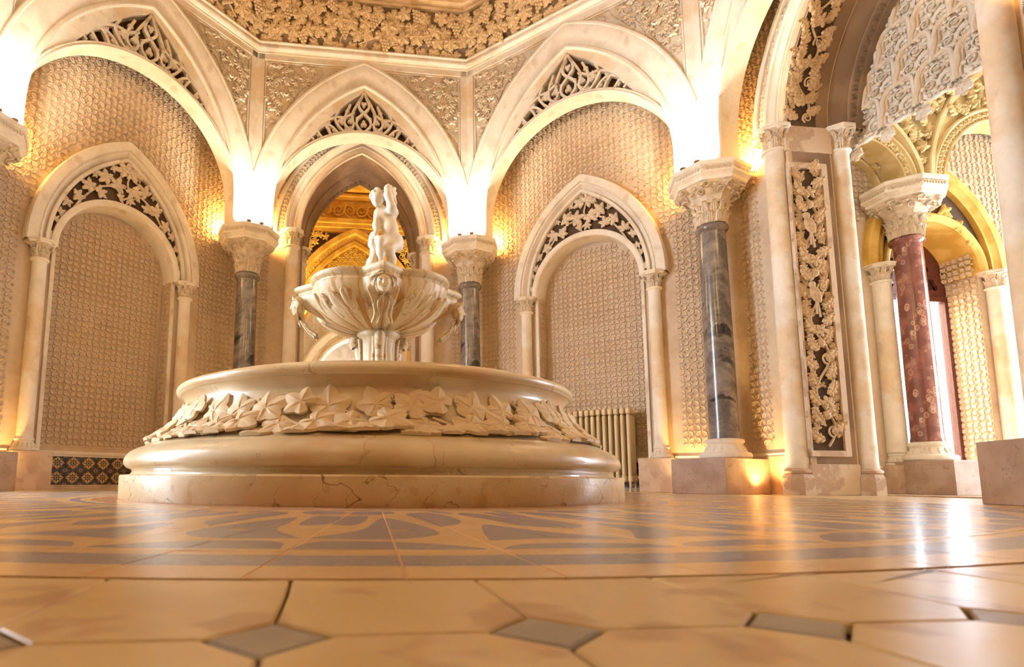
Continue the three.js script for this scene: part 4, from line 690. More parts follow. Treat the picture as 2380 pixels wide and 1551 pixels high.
// ================================================================ NICHES
function colonnette(k, t, y0, n, yTop, label, opt = {}) {
  const { r = .078, capH = .225, cat = 'column', group, mat = M.plaster, baseH = .155, leafy = true } = opt;
  const c = thing('colonnette', label, cat, k, t, y0, n, group), H0 = yTop - y0;
  if (leafy) {
    const b = part('base', lathe([[.08, 0], [.128, .002], [.134, .014], [.126, .028], [.112, .034], [.100, .06], [.088, .095], [.086, .11], [.094, .118], [.095, .13], [.086, .14], [r + .004, baseH]], 32), mat, c, false);
    const lg = OAK[0].clone(); for (let i = 0; i < 14; i++) { const a = i * Math.PI / 7, o = new THREE.Mesh(G_COL.baseLeaf, mat); o.name = 'base_leaf'; o.scale.setScalar(.85); o.position.set(.116 * Math.sin(a), .036, .116 * Math.cos(a)); o.rotation.set(-.42, a, 0, 'YXZ'); b.add(o); }
  } else {
    part('base', merge([polyLathe([[.135, 0], [.135, .165], [.118, .20], [.108, .21]], 8), lathe([[.10, .205], [.124, .215], [.128, .235], [.112, .25], [r, .262]], 32)]), M.worn, c, false);
  }
  const bh = leafy ? baseH : .26;
  part('shaft', lathe([[r + .004, bh], [r + .001, bh + .06], [r, bh + .4], [r - .006, H0 - capH - .05], [r - .002, H0 - capH - .03], [r + .014, H0 - capH - .024], [r + .018, H0 - capH - .010], [r + .010, H0 - capH], [r, H0 - capH + .004]], 32), mat, c, false);
  const cap = part('capital', lathe([[r - .010, H0 - capH], [r - .010, H0 - capH * .6], [r + .004, H0 - .07], [r + .036, H0 - .045]], 24), M.carved, c, false);
  acanthusTier(cap, 6, r - .008, H0 - capH + .005, capH * .52, .036, .038, M.carved); acanthusTier(cap, 6, r - .004, H0 - capH * .64, capH * .50, .042, .066, M.carved, Math.PI / 6); for (let i = 0; i < 6; i++) { const a = i * Math.PI / 3, o = new THREE.Mesh(FLOWER, M.carved); o.name = 'rosette'; o.position.set((r + .040) * Math.sin(a), H0 - .075, (r + .040) * Math.cos(a)); o.rotation.set(.35, a, 0, 'YXZ'); o.scale.setScalar(.034); o.castShadow = o.receiveShadow = true; cap.add(o); }
  part('abacus', polyLathe([[r + .030, H0 - .052], [r + .052, H0 - .045], [r + .056, H0 - .025], [r + .068, H0 - .018], [r + .068, H0], [.001, H0]], 8, opt.turn || 0), mat, c, false);
  return c;
}
function mapleTympanum(parent, mat, c, ys, rIn, rOut, n, scale = 1, geo = MAPLE, sd = 5) {   // leaves between the hood (rIn about c) and the round head (rOut)
  seed = sd; const spots = [], ok = (t, y, m) => Math.hypot(Math.abs(t) + c, y - ys) < rIn - m && Math.hypot(t, y - ys) > rOut + m;
  const top = (t) => ys + Math.sqrt(Math.max(0, rIn * rIn - (t + c) * (t + c))), low = (t) => ys + Math.sqrt(Math.max(0, rOut * rOut - t * t));
  for (const sg of [-1, 1]) for (const [t, q, f] of [[.02, .80, .26], [.10, .42, .27], [.24, .66, .30], [.30, .24, .26], [.42, .55, .34], [.545, .45, .36], [.64, .58, .36], [.70, .40, .36], [.745, .55, .34], [.775, .45, .3], [.16, .92, .14], [.36, .9, .16], [.06, .14, .14]]) {
    const a = top(t), b = low(t), g = a - b; if (g < .03) continue; const tt = sg * t + (sg > 0 && t < .05 ? .05 : 0);
    place('maple_leaf', geo, mat, mtx(tt, b + g * q, -n + rr(.010, .034), rr(-.18, .18), rr(-.22, .22), rr(-2.6, 2.6), g * f * 1.05 * scale), parent);
  }
  part('leaf_stems', merge([-1, 1].map((s) => tube([[s * .02, 3.50, -n + .02], [s * .12, 3.66, -n + .03], [s * .30, 3.60, -n + .025], [s * .46, 3.42, -n + .02], [s * .60, 3.16, -n + .015], [s * .67, 2.95, -n + .01]], .013, 30, 6)).concat([tube([[-.05, 3.53, -n + .02], [.06, 3.62, -n + .035], [.02, 3.76, -n + .03], [.05, 3.9, -n + .02]], .012, 20, 6)])), mat, parent);
}
const G_NICHE = (() => {
  const c = NICHE.c, ys = 2.72, o = {}, N = 4.26;
  o.hood = archGrid(c, ys, [[1.735, N], [1.735, N - .10], [1.722, N - .125], [1.70, N - .13], [1.625, N - .132], [1.618, N - .105], [1.606, N - .105], [1.600, N - .122], [1.590, N - .120], [1.578, N - .085], [1.555, N - .050], [1.535, N - .035], [1.532, N - .090], [1.500, N - .098], [1.492, N - .08], [1.49, N - .02]], 2.70, 26, .45);
  o.round = archGrid(0, ys, [[.775, N - .03], [.775, N - .075], [.765, N - .085], [.745, N - .088], [.715, N - .080], [.700, N - .065], [.697, 4.49]], 2.70, 26, .45);
  const sh = shapeOf(archPts(c, ys, 1.50, ys - .02, 24)); sh.holes.push(pathOf(archPts(0, ys, .76, ys - .02, 24))); 
  const A = archPts(c, ys, 1.50, ys, 24), B = archPts(0, ys, .76, ys, 24).reverse(); o.ground = extrude(shapeOf([...A, ...B]), -N - .02, -N + .028);
  return o;
})();
for (const k of [0, 2]) {
  const where = k ? 'right, behind the cream radiator' : 'left, over the tiled dado';
  const a = thing('niche_arch', k ? 'pointed stucco arch with maple-leaf tympanum over the niche with the radiator' : 'pointed stucco arch with maple-leaf tympanum over the niche at left', 'arch', k, 0, 2.70, 4.26);
  part('hood_moulding', G_NICHE.hood, M.plaster, a); part('round_moulding', G_NICHE.round, M.plaster, a); part('tympanum_ground', G_NICHE.ground, M.ground, a);
  mapleTympanum(a, M.carved, NICHE.c, 2.72, 1.49, .775, 4.225, 1, MAPLE, 5 + k);
  for (const s of [-1, 1]) {
    const which = k ? (s < 0 ? 'slender cream colonnette rising behind the fountain, left of the radiator niche' : 'slender cream colonnette right of the radiator niche, on a buff block') : (s < 0 ? 'slender cream colonnette at far left on a stained block' : 'slender cream colonnette right of the left niche, its foot behind the basin');
    colonnette(k, s * .868, .402, 4.20, 2.715, which, { group: 'niche colonnettes', capH: .20 });
    const b = thing('plinth_block', k ? (s > 0 ? 'buff stone block under the colonnette right of the radiator' : 'buff stone block hidden behind the basin, left of the radiator') : (s < 0 ? 'stained buff stone block at the lower left corner of the left niche' : 'buff stone block behind the basin, right of the left niche'), 'block', k, s * .82, 0, 4.22, 'plinth blocks of the niches');
    part('block_stone', box(-.19, .19, 0, .402, -.03, .165, .005), M.plinth, b, false);
    // carved edge strip of the reveal
    const e = part('reveal_edge', box(s > 0 ? .70 : -.745, s > 0 ? .745 : -.70, .41, 2.72, -4.27, -4.235, .008), M.plaster, a);
  }
}
// glazed tiles of the left dado (two rows), and of the right one round the radiator
M.azulejo = (() => {
  const s = 256, cv = document.createElement('canvas'); cv.width = cv.height = s; const g = cv.getContext('2d');
  g.fillStyle = '#6b4a26'; g.fillRect(0, 0, s, s); g.save(); g.translate(s / 2, s / 2);
  g.fillStyle = '#2a1c12'; g.fillRect(-s / 2, -s / 2, s, s); g.rotate(Math.PI / 4);
  g.fillStyle = '#8a6434'; g.fillRect(-84, -84, 168, 168); g.fillStyle = '#c99f5e'; g.fillRect(-76, -76, 152, 152); g.rotate(-Math.PI / 4);
  for (let i = 0; i < 8; i++) { g.save(); g.rotate(i * Math.PI / 4); g.fillStyle = i % 2 ? '#2a2e3c' : '#20281c'; g.beginPath(); g.moveTo(-17, -26); g.lineTo(0, -86); g.lineTo(17, -26); g.fill(); g.fillStyle = '#b07a3a'; g.beginPath(); g.arc(0, -94, 11, 0, 7); g.fill(); g.restore(); }
  g.fillStyle = '#1d1712'; g.beginPath(); g.arc(0, 0, 34, 0, 7); g.fill(); g.strokeStyle = '#d2a868'; g.lineWidth = 11; g.beginPath(); g.arc(0, 0, 23, 0, 7); g.stroke(); g.restore();
  for (const [x, y] of [[0, 0], [s, 0], [0, s], [s, s]]) { g.save(); g.translate(x, y); g.rotate(Math.PI / 4); g.fillStyle = '#4a3018'; g.fillRect(-52, -52, 104, 104); g.fillStyle = '#8d8272'; g.fillRect(-30, -30, 60, 60); g.fillStyle = '#4b4a44'; g.fillRect(-14, -14, 28, 28); g.restore(); }
  const t = new THREE.CanvasTexture(cv); t.colorSpace = THREE.SRGBColorSpace; t.wrapS = t.wrapT = THREE.RepeatWrapping;
  const m = new THREE.MeshPhysicalMaterial({ map: t, roughness: .5, clearcoat: .15, clearcoatRoughness: .3 }); m.name = 'glazed_wall_tile'; return m;
})();
const G_AZ = (() => { const g = new RoundedBoxGeometry(.1685, .1655, .012, 1, .003), p = g.attributes.position, uv = g.attributes.uv; for (let i = 0; i < p.count; i++) uv.setXY(i, p.getX(i) / .17 + .5, p.getY(i) / .167 + .5); return g; })();
for (const k of [0, 2]) { const w = scene.children.find((c) => c.name === (k ? 'wall_niche_right' : 'wall_niche_left')); for (let j = 0; j < 2; j++) for (let i = 0; i < 8; i++) place('glazed_tile', G_AZ, M.azulejo, mtx(-.595 + i * .17, .045 + .084 + j * .1685, -4.478 + hash(i, j, 9) * .002), w); }

// ================================================================ RADIATOR
{
  const r = thing('radiator', 'cream cast-iron column radiator standing in the right niche', 'radiator', 2, 0, 0, 4.28);
  const col = (z, w) => { const g = new THREE.CapsuleGeometry(.024, .79, 4, 10); g.scale(w, 1, .95); g.translate(0, .545, z); return g; };
  const sec = [col(.095, 1), col(.045, .9), col(0, .9), col(-.045, .9), col(-.095, 1)];
  const bar = (y) => { const g = new RoundedBoxGeometry(.058, .085, .232, 3, .022); g.translate(0, y, 0); return g; }; sec.push(bar(1.005), bar(.16));
  const G = merge(sec);
  for (let i = 0; i < 14; i++) { const t = .492 - i * .0755, o = new THREE.Mesh(G, M.iron); o.name = 'radiator_section'; o.position.set(t, 0, 0); o.castShadow = o.receiveShadow = true; r.add(o); }
  const hub = new THREE.CylinderGeometry(.026, .026, 1.06, 12); hub.rotateZ(HP); for (const y of [1.0, .165]) { const h = hub.clone(); h.translate(0.0, y, .0); part('connecting_pipe', boxUV(h), M.iron, r, false); }
  for (const y of [1.0, .165]) { const p = new THREE.CylinderGeometry(.036, .040, .04, 14); p.rotateZ(HP); p.translate(.535, y, 0); const q = new THREE.CylinderGeometry(.022, .022, .03, 8); q.rotateZ(HP); q.translate(.565, y, 0); part('end_plug', boxUV(merge([p, q])), M.iron, r, false); }
  for (const t of [.492, -.49]) for (const z of [.095, -.095]) part('foot', merge([tube([[t, .14, z], [t, .07, z * 1.03], [t, .012, z * 1.12]], .016, 10, 8), box(t - .02, t + .02, 0, .014, z * 1.12 - .024, z * 1.12 + .024, .004)]), M.iron, r, false);
  part('valve', boxUV(merge([(() => { const g = new THREE.CylinderGeometry(.03, .026, .05, 12); g.rotateZ(HP); g.translate(-.56, 1.0, 0); return g; })(), (() => { const g = new THREE.CylinderGeometry(.014, .014, .09, 8); g.translate(-.57, .95, 0); return g; })()])), M.dark, r, false);
}
// ================================================================ PORTALS of the side rooms
const G_PORT = (() => {
  const { c, ys, r } = PORTAL, o = {}, N = 4.26, y0 = 3.79;
  o.hood = archGrid(c, ys, [[1.90, N], [1.90, N - .05], [1.885, N - .062], [1.845, N - .062], [1.835, N - .05], [1.835, N - .02], [1.745, N - .02], [1.742, N - .055], [1.725, N - .062], [1.700, N - .055], [1.690, N - .03], [1.655, N - .005], [1.615, N + .01], [1.605, N - .005], [1.590, N - .005], [1.585, N + .015], [1.525, N + .018], [1.520, N], [1.505, N], [1.498, N + .02], [1.498, N + .06]], y0, 28, .45);
  o.hollow = archGrid(c, ys, [[1.498, N + .05], [1.498, 4.74]], 0, 28, .45);
  o.soffit = archGrid(c, ys, [[1.66, 4.756], [1.498, 4.756], [1.49, 4.752], [1.478, 4.755], [1.478, 4.775], [1.470, 4.80], [1.462, 4.86], [1.452, 4.91], [1.452, 4.93], [1.444, 4.935], [1.440, 4.945], [1.440, 5.03], [1.434, 5.04], [1.434, 5.12], [1.66, 5.125]], 3.79, 28, .45);
  o.spotsA = archSpots(c, ys, 1.79, .062, y0); o.spotsB = archSpots(c, ys, 1.555, .05, y0);
  const sh = shapeOf([[-2.3, -.1], [2.3, -.1], [2.3, 7.0], [-2.3, 7.0]]); sh.holes.push(pathOf(archPts(c, ys, 1.50, -.05, 20))); o.mass = merge([extrude(sh, -4.755, -4.485), (() => { const s2 = shapeOf([[-2.3, -.1], [2.3, -.1], [2.3, 7.0], [-2.3, 7.0]]); s2.holes.push(pathOf(archPts(c, ys, 1.645, -.05, 20))); return extrude(s2, -5.12, -4.755); })()]);
  return o;
})();
const portalName = { 1: 'doorway to the golden room behind the statue', 3: 'corridor opening at right with the carved jamb', 7: 'corridor opening beyond the left edge' };
const portals = {};
for (const k of [1, 3, 7]) {
  part('portal_mass', G_PORT.mass, M.wall, wallThing[k]);
  const p = thing('portal_arch', 'layered pointed arch with carved bands over the ' + portalName[k], 'arch', k, 0, 0, 4.26); portals[k] = p;
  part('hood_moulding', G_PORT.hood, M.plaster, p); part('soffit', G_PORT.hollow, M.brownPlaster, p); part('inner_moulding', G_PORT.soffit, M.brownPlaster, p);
  const ms = (L, n, s) => L.map((q, i) => shiftM(p, mtx(q.x, q.y, -n, 0, 0, q.a + (i % 2 ? .7 : 2.4), s, s, s * 1.2)));
  instanced('carved_leaf_band', CLOVER, M.carved, ms(G_PORT.spotsA, 4.235, .047), p); instanced('carved_leaf_band', CLOVER, M.carved, ms(G_PORT.spotsB, 4.27, .034), p);
  if (k === 7) continue;
  const inner = archSpots(PORTAL.c, PORTAL.ys, 1.438, .045, 3.8); instanced('carved_inner_band', CLOVER, M.brownPlaster, inner.map((q, i) => shiftM(p, new THREE.Matrix4().makeTranslation(q.x, q.y, -4.99).multiply(new THREE.Matrix4().makeRotationZ(q.a + (q.x < 0 ? 0 : 0))).multiply(mtx(0, 0, 0, HP, 0, i % 2 ? .7 : 2.2, .034)))), p);
  for (const s of [-1, 1]) {
    const side = s < 0 ? 'left' : 'right';
    colonnette(k, s * 1.02, 0, 4.20, 3.805, k === 1 ? `slim cream colonnette at the front of the golden doorway, ${side} side` : (s < 0 ? 'first cream colonnette of the corridor jamb, before the foliage panel' : 'blurred cream colonnette at the right edge, across the corridor opening'), { r: .098, capH: .235, leafy: false, group: 'portal colonnettes' });
    colonnette(k, s * .945, 0, 4.875, 3.805, k === 1 ? `recessed colonnette deep in the golden doorway, ${side} side` : (s < 0 ? 'second cream colonnette of the corridor jamb, beyond the foliage panel' : 'recessed right colonnette hidden in the corridor opening'), { r: .095, capH: .235, leafy: false, group: 'portal colonnettes' });
  }
}
// carved jamb of the corridor: foliage, flowers and birds on a dark ground, and the same on its soffit
{
  const p = portals[3], T = -.909; M.jamb = M.carved.clone(); M.jamb.color.setRGB(.86, .74, .58); M.jamb.name = 'browned_stucco_foliage';
  const fr = (n0, n1, y0, y1, d) => box(T - .02, T + d, y0, y1, -n1, -n0, .006);
  part('jamb_frame', merge([fr(4.235, 4.262, .37, 3.37, .025), fr(4.60, 4.665, .37, 3.37, .030), fr(4.235, 4.665, 3.325, 3.39, .028), fr(4.235, 4.665, .37, .43, .028), fr(4.235, 4.76, 3.52, 3.80, .012), fr(4.235, 4.76, 0, .30, .012)]), M.worn, p);
  const ground = part('jamb_panel', box(T - .02, T + .004, .43, 3.33, -4.60, -4.262), M.ground, p);
  const put = (name, g, n, y, s, spin, lift = .012, sx = 1) => place(name, g, M.jamb, basis(V(T + lift, y, -n), V(1, 0, 0), V(0, 1, 0), 1, 0).multiply(new THREE.Matrix4().makeRotationZ(spin)).multiply(new THREE.Matrix4().makeScale(s * sx, s, s * .8)), p);
  const mid = 4.432, pts = []; for (let i = 0; i <= 40; i++) { const y = .47 + i * .0705; pts.push([T + .02, y, -(mid + .085 * Math.sin(i * .62))]); } part('main_stem', tube(pts, .012, 120, 6), M.jamb, p);
  seed = 77;
  for (let u = 0; u < 4; u++) {
    const y = .50 + u * .72;
    for (let i = 0; i < 8; i++) { const s = i % 2 ? 1 : -1; put('acanthus_leaf', OAK[i % 4], mid + s * rr(.02, .05), y + .03 + i * .088, rr(.17, .20), -s * rr(.8, 1.5), .016 + .012 * (i % 3)); put('acanthus_leaf', OAK[(i + 1) % 4], mid + s * .10, y + .0 + i * .088, .15, -s * rr(-.3, .5), .008); put('acanthus_leaf', i % 2 ? MAPLE : OAK[(i + 2) % 4], mid - s * .10, y + .06 + i * .088, i % 2 ? .065 : .14, s * rr(.2, 2.4), .010); }
    put('flower', FLOWER, mid + .005, y + .40, .070, rr(0, 1), .035);
    const pom = new THREE.SphereGeometry(.6, 12, 10); put('pomegranate', pom, mid - .01, y + .27, .075, 0, .03);
    put('scroll', SCROLL, mid + .06, y + .12, .13, rr(0, 2), .02); put('scroll', SCROLL, mid - .08, y + .58, .10, 2, .015);
    if (u === 2 || u === 3) put('bird', BIRD, mid - .045, y + (u === 3 ? .02 : .02), .22, -.15, .03, -1);
    for (let i = 0; i < 5; i++) put('leaflet', CLOVER, mid + rr(-.13, .13), y + rr(0, .7), .035, rr(0, 6), .016);
  }
  const { c, ys, r } = PORTAL, R0 = 1.492;
  part('soffit_panel', archGrid(c, ys, [[R0, 4.28], [R0, 4.60]], ys + .05, 28), M.ground, p);
  for (const side of [-1]) {
    const L = r * Math.acos(c / r), at = (d, n, lift) => { const a = d / r, R = R0 - lift; return [V(side * (R * Math.cos(a) - c), ys + R * Math.sin(a), -n), V(-side * Math.cos(a), -Math.sin(a), 0), V(-side * Math.sin(a), Math.cos(a), 0)]; };
    const setp = (name, g, d, n, s, spin, lift) => { const [P, N, U] = at(d, n, lift); place(name, g, M.jamb, basis(P, N, U).multiply(new THREE.Matrix4().makeRotationZ(spin)).multiply(new THREE.Matrix4().makeScale(s, s, s * .8)), p); };
    for (let d = .08, i = 0; d < L - .05; d += .062, i++) { const s = i % 2 ? 1 : -1; setp('acanthus_leaf', OAK[i % 4], d, mid + s * rr(.02, .06), rr(.16, .20), -s * rr(.7, 1.5), .014 + .01 * (i % 3)); setp('acanthus_leaf', OAK[(i + 1) % 4], d - .02, mid + s * .10, .15, -s * rr(-.3, .6), .008); if (i % 6 === 3) setp('flower', FLOWER, d, mid, .07, i, .035); if (i % 6 === 0) setp('scroll', SCROLL, d, mid + .05, .12, i, .02); }
    const st = []; for (let i = 0; i <= 24; i++) { const [P] = at(.06 + i * (L - .1) / 24, mid + .08 * Math.sin(i * .8), .018); st.push([P.x, P.y, P.z]); } part('main_stem', tube(st, .012, 80, 6), M.jamb, p);
  }
}
// ================================================================ CORRIDOR ROOM at right (t' runs outward along the corridor, n' towards its left wall)
{
  const K = 1, room = thing('wall_corridor_room', null, null, K, 0, 0, 0); structure(room); const zN = (n) => -n;
  const WN = 1.85, nc = 6.93;
  const sh = shapeOf([[5.12, -.1], [9.9, -.1], [9.9, 6.6], [5.12, 6.6]]); sh.holes.push(pathOf(archPts(0, 2.72, .62, .02, 20).map(([x, y]) => [x + nc, y])));
  part('left_wall', extrude(sh, -WN - .46, -WN), M.wall, room);
  part('right_wall', box(5.12, 9.9, -.1, 6.6, 1.95, 2.2), M.wall, room);
  const en = shapeOf([[-2.2, -.1], [2.3, -.1], [2.3, 6.6], [-2.2, 6.6]]); en.holes.push(pathOf(archPts(.4, 2.6, 1.30, .05, 20)));
  const eg = extrude(en, -.12, .12); eg.rotateY(-HP); eg.translate(9.75, 0, 0); part('end_wall', boxUV(eg), M.wall, room);
  part('room_vault', box(5.12, 9.9, 6.2, 6.5, -2.3, 2.2), M.plaster, room);
  part('room_floor', merge([box(5.16, 9.9, -.05, .0, -2.3, 2.2), box(4.95, 5.13, -.04, .012, -1.5, 1.5, .004)]), M.plinth, room);
  part('dado', merge([box(5.13, nc - .65, 0, .285, -WN - .02, -WN + .03), box(nc + .65, 9.6, 0, .285, -WN - .02, -WN + .03)]), M.plinth, room);
  part('dado_moulding', merge([box(5.13, nc - .65, .285, .32, -WN - .02, -WN + .045, .01), box(nc + .65, 9.6, .285, .32, -WN - .02, -WN + .045, .01)]), M.plaster, room);
  const ms = []; for (let y = .36; y < 5.6; y += .15) for (let t = 5.25; t < 9.6; t += .15) { const d = Math.abs(t - nc); if (insideArch(d, y, .45, 2.72, 1.50, .02) || (d < .95 && y < 2.8)) continue; ms.push(mtx(t, y, -WN, 0, 0, 0, .15, .15, .15)); }
  instanced('relief_flowers', SCALES, M.wall, ms, room);
  const mr = []; for (let y = .36; y < 3.0; y += .15) for (const z of [.08, .23, .38]) mr.push(mtx(nc + .62 - (y > 2.72 ? .05 : 0), y, -WN - z, 0, -HP, 0, .15)); instanced('reveal_reliefs', SCALES, M.wall, mr, room);
  // window arch and its colonnettes
  const a = thing('niche_arch', 'ochre pointed arch with foliage above the bright window, behind the red column', 'arch', K, nc, 2.70, WN);
  const A = (g) => { const q = g.clone(); q.translate(nc, 0, 0); return q; };
  part('hood_moulding', A(archGrid(.55, 2.72, [[1.50, WN], [1.50, WN - .09], [1.485, WN - .11], [1.40, WN - .11], [1.39, WN - .10], [1.33, WN - .07], [1.32, WN - .08], [1.30, WN - .08], [1.295, WN]], 2.70, 24, .45)), M.yellow, a);
  part('round_moulding', A(archGrid(0, 2.72, [[.72, WN], [.72, WN - .06], [.70, WN - .07], [.66, WN - .065], [.62, WN - .04], [.615, WN + .44]], 2.70, 24, .45)), M.yellow, a);
  part('tympanum_ground', A(extrude(shapeOf([...archPts(.55, 2.72, 1.30, 2.72, 20), ...archPts(0, 2.72, .70, 2.72, 20).reverse()]), -WN, -WN + .02)), M.ground, a);
  for (const [x, y, s] of [[0, 3.6, .12], [.2, 3.48, .12], [-.2, 3.48, .12], [.38, 3.30, .10], [-.38, 3.30, .10], [.52, 3.12, .09], [-.52, 3.12, .09], [.62, 2.95, .06], [.12, 3.62, .07]]) place('maple_leaf', MAPLE, M.yellow, mtx(nc + x, y, -WN + .035, 0, 0, x * 3 + y, s * 1.1), a);
  for (const s of [-1, 1]) {
    colonnette(K, nc + s * .785, .32, WN - .06, 2.715, s < 0 ? 'cream colonnette left of the red marble column, before the bright window' : 'cream colonnette right of the corridor window, on the ochre wall', { r: .10, capH: .20, group: 'window colonnettes' });
    const b = thing('plinth_block', s < 0 ? 'cream stone block at the foot of the red column\u2019s left neighbour' : 'ochre stone block under the right window colonnette, past the red column', 'block', K, nc + s * .785, 0, WN - .06, 'plinth blocks of the corridor'); part('block_stone', box(-.20, .20, 0, .32, -.05, .16, .005), M.plinth, b, false);
  }
  // wooden window with pierced transom
  const w = new THREE.Group(); w.name = 'window_1'; structure(w); scene.add(w); w.position.copy(bayPoint(K, nc, 0, WN + .40)); w.rotation.y = -ang(K);
  const wf = (n, g, m) => part(n, g, m, w, false);
  const trans = shapeOf([[-.62, 2.50], [.62, 2.50], ...archPts(0, 2.72, .62, 2.72, 20).reverse()]);
  for (const [x, y, r] of [[-.42, 2.68, .10], [-.21, 2.70, .09], [0, 2.70, .09], [.21, 2.70, .09], [.42, 2.68, .10], [-.32, 2.92, .09], [-.11, 2.95, .09], [.11, 2.95, .09], [.32, 2.92, .09], [-.2, 3.14, .07], [0, 3.18, .08], [.2, 3.14, .07]]) { const h = []; for (let i = 0; i < 20; i++) { const q = i / 20 * 6.2832, rad = r * (.45 + .5 * Math.abs(Math.cos(q * 1.5))); h.push([x + rad * Math.sin(q), y + rad * Math.cos(q)]); } trans.holes.push(pathOf(h)); }
  wf('transom', extrude(trans, -.02, .02), M.wood); wf('transom_back', extrude(shapeOf([[-.61, 2.51], [.61, 2.51], ...archPts(0, 2.72, .61, 2.72, 16).reverse()]), -.05, -.035), M.dark);
  wf('window_frame', merge([box(-.62, .62, 2.46, 2.53, -.04, .04, .006), box(.565, .62, 0, 2.5, -.05, .04, .006), box(-.62, -.565, 0, 2.5, -.05, .04, .006), box(-.03, .03, .04, 2.5, -.04, .03, .006), box(-.62, .62, 0, .05, -.05, .05)]), M.wood);
  const glass = new THREE.MeshPhysicalMaterial({ color: 0xffffff, transmission: 1, thickness: 0, roughness: 0 }); glass.name = 'window_glass';
  for (const s of [-1, 1]) wf('pane', box(s > 0 ? .03 : -.565, s > 0 ? .565 : -.03, .05, 2.46, -.012, -.008), glass);
  // arcade of the vestibule, carried by the red column
  buildColumn('red fossil-marble column with ochre capital standing before the bright window at right', K, 6.33, 1.60, M.redMarble);
  const F = 1.50, ar = thing('vestibule_arch', 'ochre foliage arches springing from the red marble column\u2019s capital', 'arch', K, 6.33, 3.56, F);
  const wl = shapeOf([[5.12, 3.587], ...archPts(0, 3.6, .55, 3.587, 16).map(([x, y]) => [x + 5.72, y]), ...archPts(0, 3.6, .93, 3.587, 20).map(([x, y]) => [x + 7.72, y]), [9.4, 3.587], [9.4, 6.2], [5.12, 6.2]]);
  part('spandrel_wall', extrude(wl, -F - .24, -F), M.ochre, ar);
  const at = (g, x) => { const q = g.clone(); q.translate(x, 0, 0); return q; };
  part('right_arch_band', at(archGrid(0, 3.6, [[1.10, F], [1.10, F - .03], [1.08, F - .04], [1.06, F - .03], [1.05, F - .01], [.97, F - .01], [.96, F - .035], [.94, F - .04], [.925, F - .02], [.922, F + .25]], 3.587, 28, .45), 7.72), M.ochre, ar);
  part('right_hood', at(archGrid(.62, 3.6, [[1.80, F], [1.80, F - .06], [1.785, F - .07], [1.74, F - .07], [1.73, F - .05], [1.70, F - .02], [1.69, F]], 3.587, 28, .45), 7.72), M.ochre, ar);
  part('left_arch_band', at(archGrid(0, 3.6, [[.70, F], [.70, F - .04], [.69, F - .05], [.67, F - .05], [.66, F - .03], [.57, F - .01], [.56, F - .03], [.545, F - .02], [.542, F + .25]], 3.587, 24, .45), 5.72), M.ochre, ar);
  part('left_hood', at(archGrid(.25, 3.6, [[1.02, F], [1.02, F - .06], [1.0, F - .07], [.96, F - .07], [.94, F - .03], [.93, F]], 3.587, 24, .45), 5.72), M.ochre, ar);
  const ms2 = archSpots(0, 3.6, 1.01, .075, 3.62).map((q, i) => shiftM(ar, mtx(q.x + 7.72, q.y, -F + .012, 0, 0, q.a + (i % 2 ? .6 : 2.2), .05, .05, .08))); instanced('rosette_band', FLOWER, M.ochre, ms2, ar);
  const ms3 = archSpots(0, 3.6, .615, .075, 3.62).map((q, i) => shiftM(ar, mtx(q.x + 5.72, q.y, -F + .02, 0, 0, q.a + (i % 2 ? .6 : 2.2), i % 3 ? .045 : .065, i % 3 ? .045 : .065, .08))); instanced('rosette_band', FLOWER, M.ochre, ms3, ar);
  seed = 501; const sp = [];
  for (let i = 0; i < 3000; i++) { const t = rr(5.3, 8.4), y = rr(3.65, 5.7); const dr = Math.hypot(t - 7.72, y - 3.6), pr = Math.hypot(Math.abs(t - 7.72) + .62, y - 3.6), dl = Math.hypot(t - 5.72, y - 3.6), pl = Math.hypot(Math.abs(t - 5.72) + .25, y - 3.6); const between = (dr > 1.13 && pr < 1.67) || (dl > .74 && pl < .91); const above = pr > 1.84 && pl > 1.06; if (!between && !above) continue; if (sp.some((q) => Math.hypot(q[0] - t, q[1] - y) < .088)) continue; sp.push([t, y]); }
  sp.forEach(([t, y], i) => place(i % 5 ? 'acanthus_leaf' : 'flower', i % 5 ? (i % 2 ? MAPLE : OAK[i % 4]) : FLOWER, M.ochre, mtx(t, y, -F + .02 + .02 * (i % 3), .2 * Math.sin(i), .2 * Math.cos(i), rr(-3, 3), i % 5 ? (i % 2 ? .10 : .19) : .065, i % 5 ? (i % 2 ? .10 : .19) : .065, .16), ar));
  // coffered soffit seen under the left arch
  part('coffer_vault', merge([at(archGrid(0, 3.6, [[.535, F + .25], [.52, F + .27], [.52, WN + .1]], 3.3, 20), 5.72)]), M.ochre, ar);
  for (let i = 0; i < 7; i++) { const q = (i + .5) / 7 * Math.PI; place('coffer_leaf', MAPLE, M.ochre, basis(V(5.72 - .505 * Math.cos(q), 3.6 + .505 * Math.sin(q), -(F + .18)), V(Math.cos(q), -Math.sin(q), 0), V(Math.sin(q), Math.cos(q), 0), .07, i), ar); }
  // scalloped white screen hanging in the corridor arch
  const sc = thing('scalloped_screen', 'white scalloped stucco screen with pendant leaf tips hanging in the corridor arch', 'screen', 3, 0, 3.6, 5.16);
  const PT = .355, PY_ = .315;
  const hoodPts = [[-.165, -.215], [-.172, -.12], [-.150, -.03], [-.158, .05], [-.120, .125], [-.055, .155], [.02, .150], [.075, .165], [.130, .130], [.150, .06], [.160, -.02], [.168, -.12], [.165, -.20]];
  const hood = merge([tube(hoodPts.map(([x, y]) => [x, y, .035]), .026, 48, 8, (t) => 1 - .35 * Math.abs(t - .3)), tube(hoodPts.map(([x, y]) => [x * .93, y * .95, .012]), .030, 40, 6)]);
  const plate = extrude(shapeOf([...hoodPts.map(([x, y]) => [x * 1.06, y * 1.06]), [.12, -.235], [.04, -.205], [-.04, -.215], [-.12, -.20]]), -.03, .004);
